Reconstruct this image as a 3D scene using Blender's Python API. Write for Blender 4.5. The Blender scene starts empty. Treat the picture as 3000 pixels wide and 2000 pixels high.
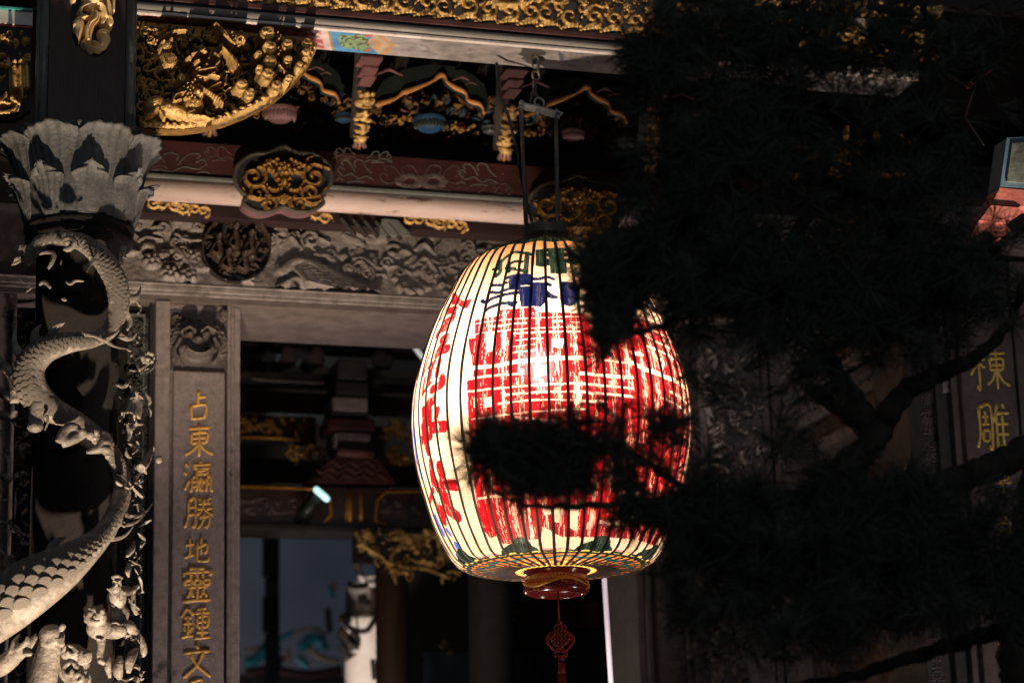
import bpy, bmesh, math, random
import numpy as np
from mathutils import Vector, Matrix

SC = bpy.context.scene
COL = SC.collection
RND = random.Random(11)
NR = np.random.RandomState(7)
R = math.radians

# ------------------------------------------------------------------ camera
FPX = 7083.0                      # 85 mm lens on a 3000 px wide frame
PHI, PIT, ROL = R(16.95), R(14.78), R(-1.585)
CAM = np.array([0.0, 0.0, 1.6])
_f = np.array([math.sin(PHI) * math.cos(PIT), math.cos(PHI) * math.cos(PIT), math.sin(PIT)])
_r = np.array([math.cos(PHI), -math.sin(PHI), 0.0])
_u = np.cross(_r, _f)
CR = math.cos(ROL) * _r + math.sin(ROL) * _u
CU = -math.sin(ROL) * _r + math.cos(ROL) * _u
CF = _f
cd = bpy.data.cameras.new("camera")
cam = bpy.data.objects.new("camera", cd)
COL.objects.link(cam)
cam.matrix_world = Matrix(((CR[0], CU[0], -CF[0], CAM[0]), (CR[1], CU[1], -CF[1], CAM[1]),
                           (CR[2], CU[2], -CF[2], CAM[2]), (0, 0, 0, 1)))
cd.sensor_width = 36.0
cd.lens = FPX / 3000 * 36
cd.clip_start, cd.clip_end = 0.1, 500
cd.dof.use_dof = True
cd.dof.focus_distance = 10.35
cd.dof.aperture_fstop = 1.8
cd.dof.aperture_blades = 9
SC.camera = cam

# ------------------------------------------------------------------ night sky, moon, floodlights, exposure
w = bpy.data.worlds.new("World")
SC.world = w
w.use_nodes = True
bg = w.node_tree.nodes["Background"]
bg.inputs[1].default_value = 0.037
_tc = w.node_tree.nodes.new('ShaderNodeTexCoord')                # thin night cloud lit by the town
_ns = w.node_tree.nodes.new('ShaderNodeTexNoise')
_ns.inputs['Scale'].default_value, _ns.inputs['Detail'].default_value = 9.0, 4
_rp = w.node_tree.nodes.new('ShaderNodeValToRGB')
_rp.color_ramp.elements[0].position, _rp.color_ramp.elements[1].position = 0.36, 0.64
_rp.color_ramp.elements[0].color, _rp.color_ramp.elements[1].color = (0.40, 0.50, 0.74, 1), (0.95, 1.0, 1.25, 1)
w.node_tree.links.new(_tc.outputs['Generated'], _ns.inputs['Vector'])
w.node_tree.links.new(_ns.outputs[0], _rp.inputs[0])
w.node_tree.links.new(_rp.outputs[0], bg.inputs[0])
SC.view_settings.view_transform = 'Standard'
SC.view_settings.look = 'None'
SC.view_settings.exposure = 0.0
SC.view_settings.gamma = 1.0
SC.view_settings.use_curve_mapping = False
SC.cycles.use_denoising = True
SC.cycles.max_bounces = 8
SC.cycles.diffuse_bounces = 4
SC.cycles.glossy_bounces = 3
SC.cycles.transmission_bounces = 6
SC.cycles.transparent_max_bounces = 12
SC.cycles.sample_clamp_indirect = 4.0


def aim(o, loc, tgt):
    o.location = loc
    o.rotation_euler = (Vector(tgt) - Vector(loc)).to_track_quat('-Z', 'Y').to_euler()


def sun(strength, loc, tgt):
    l = bpy.data.lights.new("moon", 'SUN')
    l.energy, l.angle, l.color = strength, R(0.5), (0.8, 0.88, 1.0)
    o = bpy.data.objects.new("moon", l)
    COL.objects.link(o)
    aim(o, loc, tgt)


def flood(loc, tgt, watts, angle, color, size=0.06, blend=0.6):
    l = bpy.data.lights.new("floodlight", 'SPOT')
    l.energy, l.spot_size, l.spot_blend, l.color, l.shadow_soft_size = watts, R(angle), blend, color, size
    o = bpy.data.objects.new("floodlight", l)
    COL.objects.link(o)
    aim(o, loc, tgt)


def lamp(loc, watts, color, size=0.1):
    l = bpy.data.lights.new("point_lamp", 'POINT')
    l.energy, l.color, l.shadow_soft_size = watts, color, size
    o = bpy.data.objects.new("point_lamp", l)
    COL.objects.link(o)
    o.location = loc


WARM = (1.0, 0.80, 0.58)
PALE = (1.0, 0.84, 0.77)
sun(0.01, (-20, -30, 40), (0, 10, 4))
CX0 = 1.185
flood((CX0 + 0.05, 8.38, 0.30), (CX0 + 0.45, 9.95, 5.0), 1650, 54, WARM)           # foot of the dragon column
flood((2.75, 11.17, 0.25), (2.3, 11.9, 4.3), 400, 84, PALE)                         # foot of the wall, left of the doorway
flood((6.2, 8.6, 0.25), (4.5, 10.6, 4.5), 160, 70, PALE)                           # courtyard right
flood((6.3, 7.7, 0.25), (5.05, 9.3, 4.9), 3600, 9, WARM, .05, .9)                  # added to brighten the painted beam end at the right edge
lamp((3.0, 14.6, 2.6), 46, WARM)                                                   # inside the hall
flood((4.0, 16.8, 1.6), (4.34, 18.2, 4.3), 420, 22, (1, .9, .82))                  # at the white column
lamp((1.0, -9.0, 7.0), 850, (.9, .94, 1.0), .5)                                    # added fill behind the viewer, lifts the darkest tones
lamp((3.9, 24.6, 2.6), 70, (.9, .95, 1.0))                                          # hidden lamp added to bring out the teal ridge dragons


# ------------------------------------------------------------------ picture point -> place on a plane of the building
def ray(px, py):
    x = (np.asarray(px, float) - 1500.0) / FPX
    y = (1000.0 - np.asarray(py, float)) / FPX
    return CR * x[..., None] + CU * y[..., None] + CF


def P(px, py, Y):
    d = ray(px, py)
    return CAM + d * ((Y - CAM[1]) / d[..., 1])[..., None]


def PX(px, py, X):
    d = ray(px, py)
    return CAM + d * ((X - CAM[0]) / d[..., 0])[..., None]


def V(a):
    return Vector((float(a[0]), float(a[1]), float(a[2])))


def proj(p):
    q = np.asarray(p, float) - CAM
    z = q @ CF
    return 1500 + FPX * (q @ CR) / z, 1000 - FPX * (q @ CU) / z


def kpx(px, py, Y):               # metres per picture pixel there
    return float(np.linalg.norm(P(px + 1, py, Y) - P(px, py, Y)))


# ------------------------------------------------------------------ objects
def tag(o, label=None, cat=None, group=None, kind=None):
    for k, v in (("label", label), ("category", cat), ("group", group), ("kind", kind)):
        if v:
            o[k] = v
    return o


def thing(name, label, cat, loc=(0, 0, 0), group=None):
    o = bpy.data.objects.new(name, None)
    COL.objects.link(o)
    o.location = [float(c) for c in loc]
    o.empty_display_size = 0.1
    return tag(o, label, cat, group)


def attach(o, parent):
    if parent is not None:
        o.parent = parent
        if parent.type == 'EMPTY':
            o.matrix_parent_inverse = Matrix.Translation(-Vector(parent.location))


def link_mesh(name, me, mats, parent=None, smooth=True):
    for m in (mats if isinstance(mats, (list, tuple)) else [mats]):
        me.materials.append(m)
    if smooth:
        me.polygons.foreach_set('use_smooth', [True] * len(me.polygons))
    o = bpy.data.objects.new(name, me)
    COL.objects.link(o)
    attach(o, parent)
    return o


def inst(name, me, parent=None, mtx=None):
    o = bpy.data.objects.new(name, me)
    COL.objects.link(o)
    attach(o, parent)
    if mtx is not None:
        o.matrix_basis = mtx
    return o


def copy_tree(o, parent=None):
    c = o.copy()
    COL.objects.link(c)
    if parent is not None:
        c.parent = parent
    for ch in list(o.children):
        copy_tree(ch, c)
    return c


class MB:
    """collects shapes into one mesh"""
    def __init__(s):
        s.v, s.f, s.m, s.mi = [], [], [], 0

    def add(s, vs, fs):
        b = len(s.v)
        s.v.extend([tuple(map(float, q)) for q in vs])
        s.f.extend([tuple(i + b for i in f) for f in fs])
        s.m.extend([s.mi] * len(fs))
        return s

    def box(s, x0, x1, y0, y1, z0, z1, bev=0.0):
        if bev <= 0:
            vs = [(x0, y0, z0), (x1, y0, z0), (x1, y1, z0), (x0, y1, z0), (x0, y0, z1), (x1, y0, z1), (x1, y1, z1), (x0, y1, z1)]
            return s.add(vs, [(0, 3, 2, 1), (4, 5, 6, 7), (0, 1, 5, 4), (1, 2, 6, 5), (2, 3, 7, 6), (3, 0, 4, 7)])
        b = min(bev, (x1 - x0) * .45, (y1 - y0) * .45, (z1 - z0) * .45)
        bm = bmesh.new()
        bmesh.ops.create_cube(bm, size=1)
        for v in bm.verts:
            v.co = ((x0 + x1) / 2 + v.co.x * (x1 - x0), (y0 + y1) / 2 + v.co.y * (y1 - y0), (z0 + z1) / 2 + v.co.z * (z1 - z0))
        bmesh.ops.bevel(bm, geom=bm.edges[:], offset=b, segments=2, affect='EDGES', profile=0.5)
        bm.verts.index_update()
        s.add([v.co[:] for v in bm.verts], [[v.index for v in f.verts] for f in bm.faces])
        bm.free()
        return s

    def tube(s, pts, rad, seg=8, squash=1.0, nrm=None, caps=True):
        pts = [V(p) for p in pts]
        n = len(pts)
        rad = rad if isinstance(rad, (list, tuple, np.ndarray)) else [rad] * n
        vs, fs = [], []
        prev = None
        for i, p in enumerate(pts):
            t = (pts[min(i + 1, n - 1)] - pts[max(i - 1, 0)])
            if t.length < 1e-9:
                t = Vector((0, 0, 1))
            t.normalize()
            if nrm is not None:
                a = V(nrm) - t * V(nrm).dot(t)
                if a.length < 1e-4:
                    a = prev or t.orthogonal()
            elif prev is None:
                a = t.orthogonal()
            else:
                a = prev - t * prev.dot(t)
            a = a.normalized()
            prev = a
            b = t.cross(a)
            for k in range(seg):
                q = 2 * math.pi * k / seg
                vs.append(p + (a * math.cos(q) * squash + b * math.sin(q)) * rad[i])
        for i in range(n - 1):
            for k in range(seg):
                k2 = (k + 1) % seg
                fs.append((i * seg + k, i * seg + k2, (i + 1) * seg + k2, (i + 1) * seg + k))
        if caps:
            fs.append(tuple(range(seg - 1, -1, -1)))
            fs.append(tuple((n - 1) * seg + k for k in range(seg)))
        return s.add(vs, fs)

    def lathe(s, prof, c, seg=32, a0=0.0, a1=2 * math.pi):
        full = abs(a1 - a0 - 2 * math.pi) < 1e-6
        m = seg if full else seg + 1
        vs, fs = [], []
        for r, z in prof:
            for k in range(m):
                q = a0 + (a1 - a0) * k / seg
                vs.append((c[0] + r * math.cos(q), c[1] + r * math.sin(q), c[2] + z))
        for i in range(len(prof) - 1):
            for k in range(seg):
                k2 = (k + 1) % m
                fs.append((i * m + k, i * m + k2, (i + 1) * m + k2, (i + 1) * m + k))
        return s.add(vs, fs)

    def ell(s, c, r, rot=None, seg=12, rings=8):
        vs, fs = [], []
        r = r if isinstance(r, (tuple, list)) else (r, r, r)
        M = rot or Matrix.Identity(3)
        c = V(c)
        vs.append(c + M @ Vector((0, 0, r[2])))
        for i in range(1, rings):
            t = math.pi * i / rings
            for k in range(seg):
                q = 2 * math.pi * k / seg
                vs.append(c + M @ Vector((r[0] * math.sin(t) * math.cos(q), r[1] * math.sin(t) * math.sin(q), r[2] * math.cos(t))))
        vs.append(c + M @ Vector((0, 0, -r[2])))
        for k in range(seg):
            fs.append((0, 1 + k, 1 + (k + 1) % seg))
            fs.append((len(vs) - 1, 1 + (rings - 2) * seg + (k + 1) % seg, 1 + (rings - 2) * seg + k))
        for i in range(rings - 2):
            for k in range(seg):
                a, b = 1 + i * seg + k, 1 + i * seg + (k + 1) % seg
                fs.append((a, a + seg, b + seg, b))
        return s.add(vs, fs)

    def prism(s, pts, off):               # polygon of 3-D points pushed along off
        n = len(pts)
        off = V(off)
        vs = [V(p) for p in pts] + [V(p) + off for p in pts]
        fs = [tuple(range(n)), tuple(range(2 * n - 1, n - 1, -1))]
        for i in range(n):
            j = (i + 1) % n
            fs.append((i, j + 0, j + n, i + n)[::-1])
        return s.add(vs, fs)

    def mesh(s, name):
        me = bpy.data.meshes.new(name)
        me.from_pydata(s.v, [], s.f)
        if any(s.m):
            me.polygons.foreach_set('material_index', s.m)
        bm = bmesh.new()
        bm.from_mesh(me)
        bmesh.ops.recalc_face_normals(bm, faces=bm.faces)
        bm.to_mesh(me)
        bm.free()
        return me

    def build(s, name, mats, parent=None, smooth=False):
        return link_mesh(name, s.mesh(name), mats, parent, smooth)

    def sculpt(s, name, mat, parent=None, voxel=0.006, smooth=2):
        """all shapes grown into one continuous carved body"""
        me = s.mesh(name)
        o = bpy.data.objects.new(name, me)
        COL.objects.link(o)
        r = o.modifiers.new("r", 'REMESH')
        r.mode, r.voxel_size = 'VOXEL', voxel
        if smooth:
            q = o.modifiers.new("s", 'SMOOTH')
            q.factor, q.iterations = 0.5, smooth
        dg = bpy.context.evaluated_depsgraph_get()
        m2 = bpy.data.meshes.new_from_object(o.evaluated_get(dg))
        bpy.data.objects.remove(o)
        bpy.data.meshes.remove(me)
        m2.name = name
        return link_mesh(name, m2, mat, parent, True)


def spline(pts, n):
    """Catmull-Rom through points (tuples of any length)"""
    p = np.array(pts, float)
    p = np.vstack([2 * p[0] - p[1], p, 2 * p[-1] - p[-2]])
    m = len(p) - 3
    out = []
    for t in np.linspace(0, m - 1e-6, n):
        i = int(t)
        u = t - i
        a, b, c, d = p[i], p[i + 1], p[i + 2], p[i + 3]
        out.append(0.5 * (2 * b + (c - a) * u + (2 * a - 5 * b + 4 * c - d) * u * u + (3 * b - a - 3 * c + d) * u ** 3))
    return np.array(out)


# ------------------------------------------------------------------ materials
def nt(name):
    m = bpy.data.materials.new(name)
    m.use_nodes = True
    t = m.node_tree
    return m, t, t.nodes["Principled BSDF"]


def mat(name, c1, c2=None, rough=0.7, metal=0.0, scale=6.0, detail=6, bump=0.25, bscale=60.0, spec=0.4, spots=None, stretch=None, emit=None):
    m, t, b = nt(name)
    c2 = c2 or tuple(x * 0.6 for x in c1)
    tc = t.nodes.new('ShaderNodeTexCoord')
    src = tc.outputs['Object']
    if stretch:
        mp = t.nodes.new('ShaderNodeMapping')
        mp.inputs['Scale'].default_value = stretch
        t.links.new(src, mp.inputs[0])
        src = mp.outputs[0]
    n = t.nodes.new('ShaderNodeTexNoise')
    n.inputs['Scale'].default_value, n.inputs['Detail'].default_value = scale, detail
    n.inputs['Roughness'].default_value = 0.65
    t.links.new(src, n.inputs['Vector'])
    r = t.nodes.new('ShaderNodeValToRGB')
    r.color_ramp.elements[0].position, r.color_ramp.elements[1].position = 0.33, 0.68
    r.color_ramp.elements[0].color, r.color_ramp.elements[1].color = (*c2, 1), (*c1, 1)
    t.links.new(n.outputs[0], r.inputs[0])
    col = r.outputs[0]
    if spots:
        sc, thr, sc_col = spots
        v = t.nodes.new('ShaderNodeTexNoise')
        v.inputs['Scale'].default_value, v.inputs['Detail'].default_value = sc, 8
        v.inputs['Roughness'].default_value = 0.75
        t.links.new(src, v.inputs['Vector'])
        rr = t.nodes.new('ShaderNodeValToRGB')
        rr.color_ramp.elements[0].position, rr.color_ramp.elements[1].position = thr, thr + 0.05
        t.links.new(v.outputs[0], rr.inputs[0])
        mx = t.nodes.new('ShaderNodeMix')
        mx.data_type = 'RGBA'
        t.links.new(rr.outputs[0], mx.inputs[0])
        t.links.new(col, mx.inputs[6])
        mx.inputs[7].default_value = (*sc_col, 1)
        col = mx.outputs[2]
    t.links.new(col, b.inputs['Base Color'])
    b.inputs['Roughness'].default_value, b.inputs['Metallic'].default_value = rough, metal
    b.inputs['Specular IOR Level'].default_value = spec
    if bump:
        n2 = t.nodes.new('ShaderNodeTexNoise')
        n2.inputs['Scale'].default_value, n2.inputs['Detail'].default_value = bscale, 5
        t.links.new(src, n2.inputs['Vector'])
        bp = t.nodes.new('ShaderNodeBump')
        bp.inputs['Strength'].default_value, bp.inputs['Distance'].default_value = bump, 0.01
        t.links.new(n2.outputs[0], bp.inputs['Height'])
        t.links.new(bp.outputs[0], b.inputs['Normal'])
    return m


def glow(name, col, strength):
    m, t, b = nt(name)
    b.inputs['Base Color'].default_value = (0.8, 0.8, 0.8, 1)
    b.inputs['Emission Color'].default_value = (*col, 1)
    b.inputs['Emission Strength'].default_value = strength
    return m


def painted(name, rough=0.6, bump=0.15):
    m, t, b = nt(name)
    a = t.nodes.new('ShaderNodeVertexColor')
    a.layer_name = 'paint'
    n = t.nodes.new('ShaderNodeTexNoise')
    n.inputs['Scale'].default_value, n.inputs['Detail'].default_value = 14, 8
    mr = t.nodes.new('ShaderNodeMapRange')
    mr.inputs[1].default_value, mr.inputs[2].default_value = 0.3, 0.75
    mr.inputs[3].default_value, mr.inputs[4].default_value = 0.6, 1.1
    tc = t.nodes.new('ShaderNodeTexCoord')
    t.links.new(tc.outputs['Object'], n.inputs['Vector'])
    t.links.new(n.outputs[0], mr.inputs[0])
    mx = t.nodes.new('ShaderNodeMix')
    mx.data_type, mx.blend_type = 'RGBA', 'MULTIPLY'
    mx.inputs[0].default_value = 1
    t.links.new(a.outputs[0], mx.inputs[6])
    t.links.new(mr.outputs[0], mx.inputs[7])
    t.links.new(mx.outputs[2], b.inputs['Base Color'])
    b.inputs['Roughness'].default_value = rough
    bp = t.nodes.new('ShaderNodeBump')
    bp.inputs['Strength'].default_value, bp.inputs['Distance'].default_value = bump, 0.004
    t.links.new(n.outputs[0], bp.inputs['Height'])
    t.links.new(bp.outputs[0], b.inputs['Normal'])
    return m


M_STONE = mat('carved_grey_stone', (0.29, 0.25, 0.235), (0.12, 0.10, 0.092), 0.75, scale=16, detail=10, bump=0.35, bscale=90, spots=(26, 0.66, (0.09, 0.08, 0.075)))
M_WALL = mat('pillar_stone', (0.30, 0.242, 0.232), (0.165, 0.13, 0.124), 0.8, scale=26, detail=12, bump=0.5, bscale=160, spots=(3.2, 0.60, (0.075, 0.058, 0.054)))
M_DSTONE = mat('dragon_stone', (0.31, 0.265, 0.228), (0.09, 0.074, 0.063), 0.55, scale=13, detail=10, bump=0.7, bscale=55, spots=(8, 0.60, (0.09, 0.072, 0.06)))
M_SHAFT = mat('shaded_shaft_stone', (0.020, 0.016, 0.015), (0.011, 0.010, 0.010), 0.9, scale=4, bump=0.3, spec=0.08)  # near black: the coils' shade is put into the stone colour
M_LOTUS = mat('lotus_stone', (0.115, 0.113, 0.113), (0.055, 0.054, 0.054), 0.65, scale=14, bump=0.5, bscale=60, spots=(7, 0.57, (0.05, 0.048, 0.046)))
M_GOLD = mat('gilded_wood', (0.78, 0.50, 0.19), (0.36, 0.20, 0.055), 0.45, metal=0.3, scale=18, bump=0.5, bscale=120, spots=(11, 0.55, (0.15, 0.085, 0.03)))
M_GOLD2 = mat('old_gilding', (0.42, 0.22, 0.05), (0.15, 0.075, 0.02), 0.42, metal=0.5, scale=30, bump=0.5, bscale=140, spots=(35, 0.60, (0.05, 0.03, 0.02)))
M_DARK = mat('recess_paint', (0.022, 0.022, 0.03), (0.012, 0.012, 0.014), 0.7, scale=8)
M_WOOD = mat('dark_lacquered_wood', (0.055, 0.025, 0.02), (0.028, 0.015, 0.013), 0.5, scale=5, bump=0.25, bscale=40, stretch=(3, 3, 0.4))
M_BLACKW = mat('near_black_timber', (0.03, 0.022, 0.02), (0.016, 0.013, 0.013), 0.75, scale=5, bump=0.2)  # plain near-black timber colour
M_ROLL = mat('grey_green_edge', (0.17, 0.17, 0.16), (0.09, 0.095, 0.09), 0.45, scale=6)
M_GREYP = mat('grey_painted_moulding', (0.30, 0.27, 0.25), (0.19, 0.17, 0.16), 0.55, scale=7, stretch=(0.3, 2, 2))
M_PINK = mat('faded_pink_paint', (0.15, 0.055, 0.053), (0.07, 0.026, 0.026), 0.6, scale=12, spots=(30, 0.68, (0.16, 0.08, 0.08)))
M_PALEP = mat('pale_pink_timber', (0.60, 0.46, 0.42), (0.46, 0.33, 0.30), 0.6, scale=5, stretch=(0.6, 3, 3), spots=(5.5, 0.585, (0.15, 0.09, 0.08)))
M_WHITE = mat('white_paint', (0.75, 0.68, 0.66), (0.55, 0.47, 0.46), 0.55, scale=9)
M_RED = mat('dull_red_paint', (0.062, 0.014, 0.014), (0.034, 0.010, 0.010), 0.6, scale=6)
M_REDB = mat('bright_red_paint', (0.38, 0.06, 0.06), (0.22, 0.03, 0.035), 0.55, scale=8)
M_GREEN = mat('dark_green_paint', (0.014, 0.022, 0.018), (0.008, 0.011, 0.010), 0.6, scale=8)
M_BLUE = mat('blue_paint', (0.02, 0.075, 0.16), (0.01, 0.02, 0.04), 0.45, scale=8)
M_TEAL = mat('teal_paint', (0.06, 0.42, 0.36), (0.03, 0.22, 0.20), 0.5, scale=8)
M_ORANGE = mat('ochre_paint', (0.55, 0.24, 0.06), (0.36, 0.14, 0.04), 0.5, scale=14)
M_OUTL = mat('faded_outline_paint', (0.12, 0.085, 0.08), (0.06, 0.04, 0.038), 0.6, scale=20)
M_PETALP = mat('lotus_pink_paint', (0.20, 0.10, 0.105), (0.10, 0.05, 0.055), 0.6, scale=20)
M_METAL = mat('galvanised_steel', (0.42, 0.42, 0.45), (0.25, 0.25, 0.28), 0.35, metal=0.9, scale=14, bump=0.1)
M_IRON = mat('dull_iron', (0.20, 0.17, 0.15), (0.09, 0.075, 0.07), 0.55, metal=0.3, scale=20)
M_CABLE = mat('black_cable', (0.015, 0.015, 0.016), None, 0.45, bump=0)
M_RIB = mat('bamboo_rib', (0.045, 0.022, 0.014), (0.022, 0.012, 0.009), 0.6, scale=30, bump=0.3, bscale=200, stretch=(1, 1, 0.2))
M_LACQ = mat('red_lacquer', (0.22, 0.025, 0.018), (0.14, 0.015, 0.012), 0.18, scale=6, bump=0.03, spec=0.6)
M_GOLDP = mat('gold_paint', (0.65, 0.30, 0.03), (0.38, 0.15, 0.02), 0.4, metal=0.3, scale=30)
M_CORD = mat('red_cord', (0.42, 0.06, 0.03), (0.26, 0.035, 0.02), 0.75, scale=40, bump=0.5, bscale=300)
M_BARK = mat('pine_bark', (0.035, 0.027, 0.02), (0.015, 0.012, 0.01), 0.9, scale=20, bump=0.9, bscale=40)
M_NEEDLE = mat('pine_needles', (0.055, 0.066, 0.052), (0.03, 0.037, 0.03), 0.6, scale=4, bump=0, spec=0.2)
M_PAVE = mat('paving_stone', (0.16, 0.15, 0.14), (0.10, 0.095, 0.09), 0.7, scale=2)
M_TILE = mat('roof_tile', (0.16, 0.06, 0.035), (0.08, 0.03, 0.02), 0.5, scale=6)
M_CERAM = mat('teal_glazed_ceramic', (0.03, 0.26, 0.28), (0.02, 0.14, 0.17), 0.3, scale=12)
M_BUFF = mat('buff_ceramic', (0.40, 0.26, 0.16), (0.22, 0.13, 0.08), 0.4, scale=12)
M_PLAST = mat('white_plaster', (0.75, 0.66, 0.58), (0.6, 0.5, 0.44), 0.7, scale=5)
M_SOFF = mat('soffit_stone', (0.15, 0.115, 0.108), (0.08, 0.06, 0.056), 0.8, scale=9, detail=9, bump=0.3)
M_CHAR = mat('gilt_lettering', (0.80, 0.46, 0.12), (0.50, 0.26, 0.06), 0.42, metal=0.15, scale=30, bump=0.3)
M_BGILT = mat('bright_gilt', (0.92, 0.68, 0.17), (0.6, 0.38, 0.07), 0.4, metal=0.15, scale=24)
M_PAINT = painted('painted_timber')

# ------------------------------------------------------------------ numpy noise, polygons, carved reliefs
_tab = np.random.RandomState(3).rand(256, 256)


def vnoise(x, y):
    xi, yi = np.floor(x).astype(int), np.floor(y).astype(int)
    fx, fy = x - xi, y - yi
    fx, fy = fx * fx * (3 - 2 * fx), fy * fy * (3 - 2 * fy)
    g = lambda a, b: _tab[a & 255, b & 255]
    return (g(xi, yi) * (1 - fx) + g(xi + 1, yi) * fx) * (1 - fy) + (g(xi, yi + 1) * (1 - fx) + g(xi + 1, yi + 1) * fx) * fy


def fbm(x, y, o=4):
    s, a = 0, 0.5
    for i in range(o):
        s = s + a * vnoise(x * 2 ** i + 17 * i, y * 2 ** i + 5 * i)
        a *= 0.5
    return s


def inpoly(x, y, poly):
    poly = np.asarray(poly, float)
    r = np.zeros(np.shape(x), bool)
    j = len(poly) - 1
    for i in range(len(poly)):
        (xi, yi), (xj, yj) = poly[i], poly[j]
        c = ((yi > y) != (yj > y)) & (x < (xj - xi) * (y - yi) / (yj - yi + 1e-12) + xi)
        r ^= c
        j = i
    return r


class Relief:
    """a carved panel standing on the plane Y: heights over a grid of (X, Z), stamped with carved motifs given as
    picture points"""
    def __init__(s, Y, px0, py0, px1, py1, step):
        c = np.array([P(px0, py0, Y), P(px1, py0, Y), P(px0, py1, Y), P(px1, py1, Y)])
        s.Y = Y
        s.k = kpx((px0 + px1) / 2, (py0 + py1) / 2, Y)
        x0, x1, z0, z1 = c[:, 0].min(), c[:, 0].max(), c[:, 2].min(), c[:, 2].max()
        st = step * s.k
        s.xs, s.zs = np.arange(x0, x1 + st, st), np.arange(z0, z1 + st, st)
        s.st = st
        s.GX, s.GZ = np.meshgrid(s.xs, s.zs, indexing='ij')
        s.h = np.zeros_like(s.GX)
        s.mask = np.ones_like(s.GX, bool)

    def c(s, p):
        q = P(p[0], p[1], s.Y)
        return q[0], q[2]

    def win(s, cx, cz, r):
        a = slice(max(0, int((cx - r - s.xs[0]) / s.st)), max(0, int((cx + r - s.xs[0]) / s.st) + 2))
        b = slice(max(0, int((cz - r - s.zs[0]) / s.st)), max(0, int((cz + r - s.zs[0]) / s.st) + 2))
        return a, b

    def put(s, w, d2, ht, base=0.0, flat=False):
        """dome where d2<1"""
        sub = s.h[w]
        if sub.size == 0:
            return
        k = np.clip(1 - d2, 0, 1)
        v = np.where(d2 < 1, base + ht * (np.minimum(1, k * 3) if flat else np.sqrt(k)), -1e9)
        s.h[w] = np.maximum(sub, v)

    def ell(s, p, rx, ry, ht, ang=0.0, base=0.0, flat=False):
        cx, cz = s.c(p)
        rx, ry = rx * s.k, ry * s.k
        w = s.win(cx, cz, max(rx, ry))
        dx, dz = s.GX[w] - cx, s.GZ[w] - cz
        a, b = math.cos(ang), math.sin(ang)
        s.put(w, ((dx * a + dz * b) / rx) ** 2 + ((-dx * b + dz * a) / ry) ** 2, ht, base, flat)

    def stroke(s, pts, r0, ht, r1=None, base=0.0, world=False):
        q = [p if world else s.c(p) for p in pts]
        n = len(q)
        r1 = r0 if r1 is None else r1
        for i in range(n - 1):
            ra = (r0 + (r1 - r0) * i / (n - 1)) * s.k
            rb = (r0 + (r1 - r0) * (i + 1) / (n - 1)) * s.k
            (ax, az), (bx, bz) = q[i], q[i + 1]
            w = s.win((ax + bx) / 2, (az + bz) / 2, math.hypot(bx - ax, bz - az) / 2 + max(ra, rb))
            X, Z = s.GX[w], s.GZ[w]
            if X.size == 0:
                continue
            L2 = (bx - ax) ** 2 + (bz - az) ** 2 + 1e-12
            t = np.clip(((X - ax) * (bx - ax) + (Z - az) * (bz - az)) / L2, 0, 1)
            d2 = ((X - ax - t * (bx - ax)) ** 2 + (Z - az - t * (bz - az)) ** 2) / (ra + (rb - ra) * t) ** 2
            s.put(w, d2, ht, base)

    def scroll(s, p, r, turns, a0, sgn, wd, ht, base=0.0):
        cx, cz = s.c(p)
        n = int(10 * turns) + 4
        pts = []
        for i in range(n):
            t = i / (n - 1)
            rr = r * s.k * (1 - 0.82 * t)
            a = a0 + sgn * turns * 2 * math.pi * t
            pts.append((cx + rr * math.cos(a), cz + rr * math.sin(a)))
        s.stroke(pts, wd, ht, wd * 0.8, base, world=True)

    def leaf(s, p, q, wd, ht, base=0.0, bend=0.2):
        (ax, az), (bx, bz) = s.c(p), s.c(q)
        n = 7
        for i in range(n):
            t = i / (n - 1)
            o = bend * math.sin(math.pi * t)
            x, z = ax + (bx - ax) * t - (bz - az) * o, az + (bz - az) * t + (bx - ax) * o
            r = wd * s.k * (0.35 + 0.65 * math.sin(math.pi * min(0.97, t + 0.12)))
            w = s.win(x, z, r)
            s.put(w, ((s.GX[w] - x) ** 2 + (s.GZ[w] - z) ** 2) / r ** 2, ht, base)

    def flower(s, p, r, n, ht, base=0.0):
        cx, cz = s.c(p)
        for i in range(n):
            a = 2 * math.pi * i / n + p[0]
            x, z = cx + 0.6 * r * s.k * math.cos(a), cz + 0.6 * r * s.k * math.sin(a)
            w = s.win(x, z, r * s.k * 0.45)
            s.put(w, ((s.GX[w] - x) ** 2 + (s.GZ[w] - z) ** 2) / (0.45 * r * s.k) ** 2, ht, base)
        w = s.win(cx, cz, r * s.k * 0.35)
        s.put(w, ((s.GX[w] - cx) ** 2 + (s.GZ[w] - cz) ** 2) / (0.35 * r * s.k) ** 2, ht * 1.25, base)

    def fill(s, x0, y0, x1, y1, n, r, ht, seed, kinds='slfb', base=0.0):
        g = random.Random(seed)
        for i in range(n):
            p = (g.uniform(x0, x1), g.uniform(y0, y1))
            k = g.choice(kinds)
            rr = r * g.uniform(0.6, 1.25)
            hh = ht * g.uniform(0.5, 1.0)
            a = g.uniform(0, 6.28)
            if k == 's':
                s.scroll(p, rr, g.uniform(0.8, 1.5), a, g.choice((-1, 1)), rr * 0.26, hh, base)
            elif k == 'l':
                s.leaf(p, (p[0] + 2.2 * rr * math.cos(a), p[1] + 2.2 * rr * math.sin(a)), rr * 0.42, hh, base, g.uniform(-.35, .35))
            elif k == 'f':
                s.flower(p, rr * 0.8, 5, hh, base)
            elif k == 'b':
                s.ell(p, rr * 0.42, rr * 0.42, hh, 0, base)
            elif k == 'c':
                for j in range(3):
                    s.ell((p[0] + g.uniform(-rr, rr), p[1] + g.uniform(-rr, rr) * .5), rr * .6, rr * .45, hh, a, base)

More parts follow.
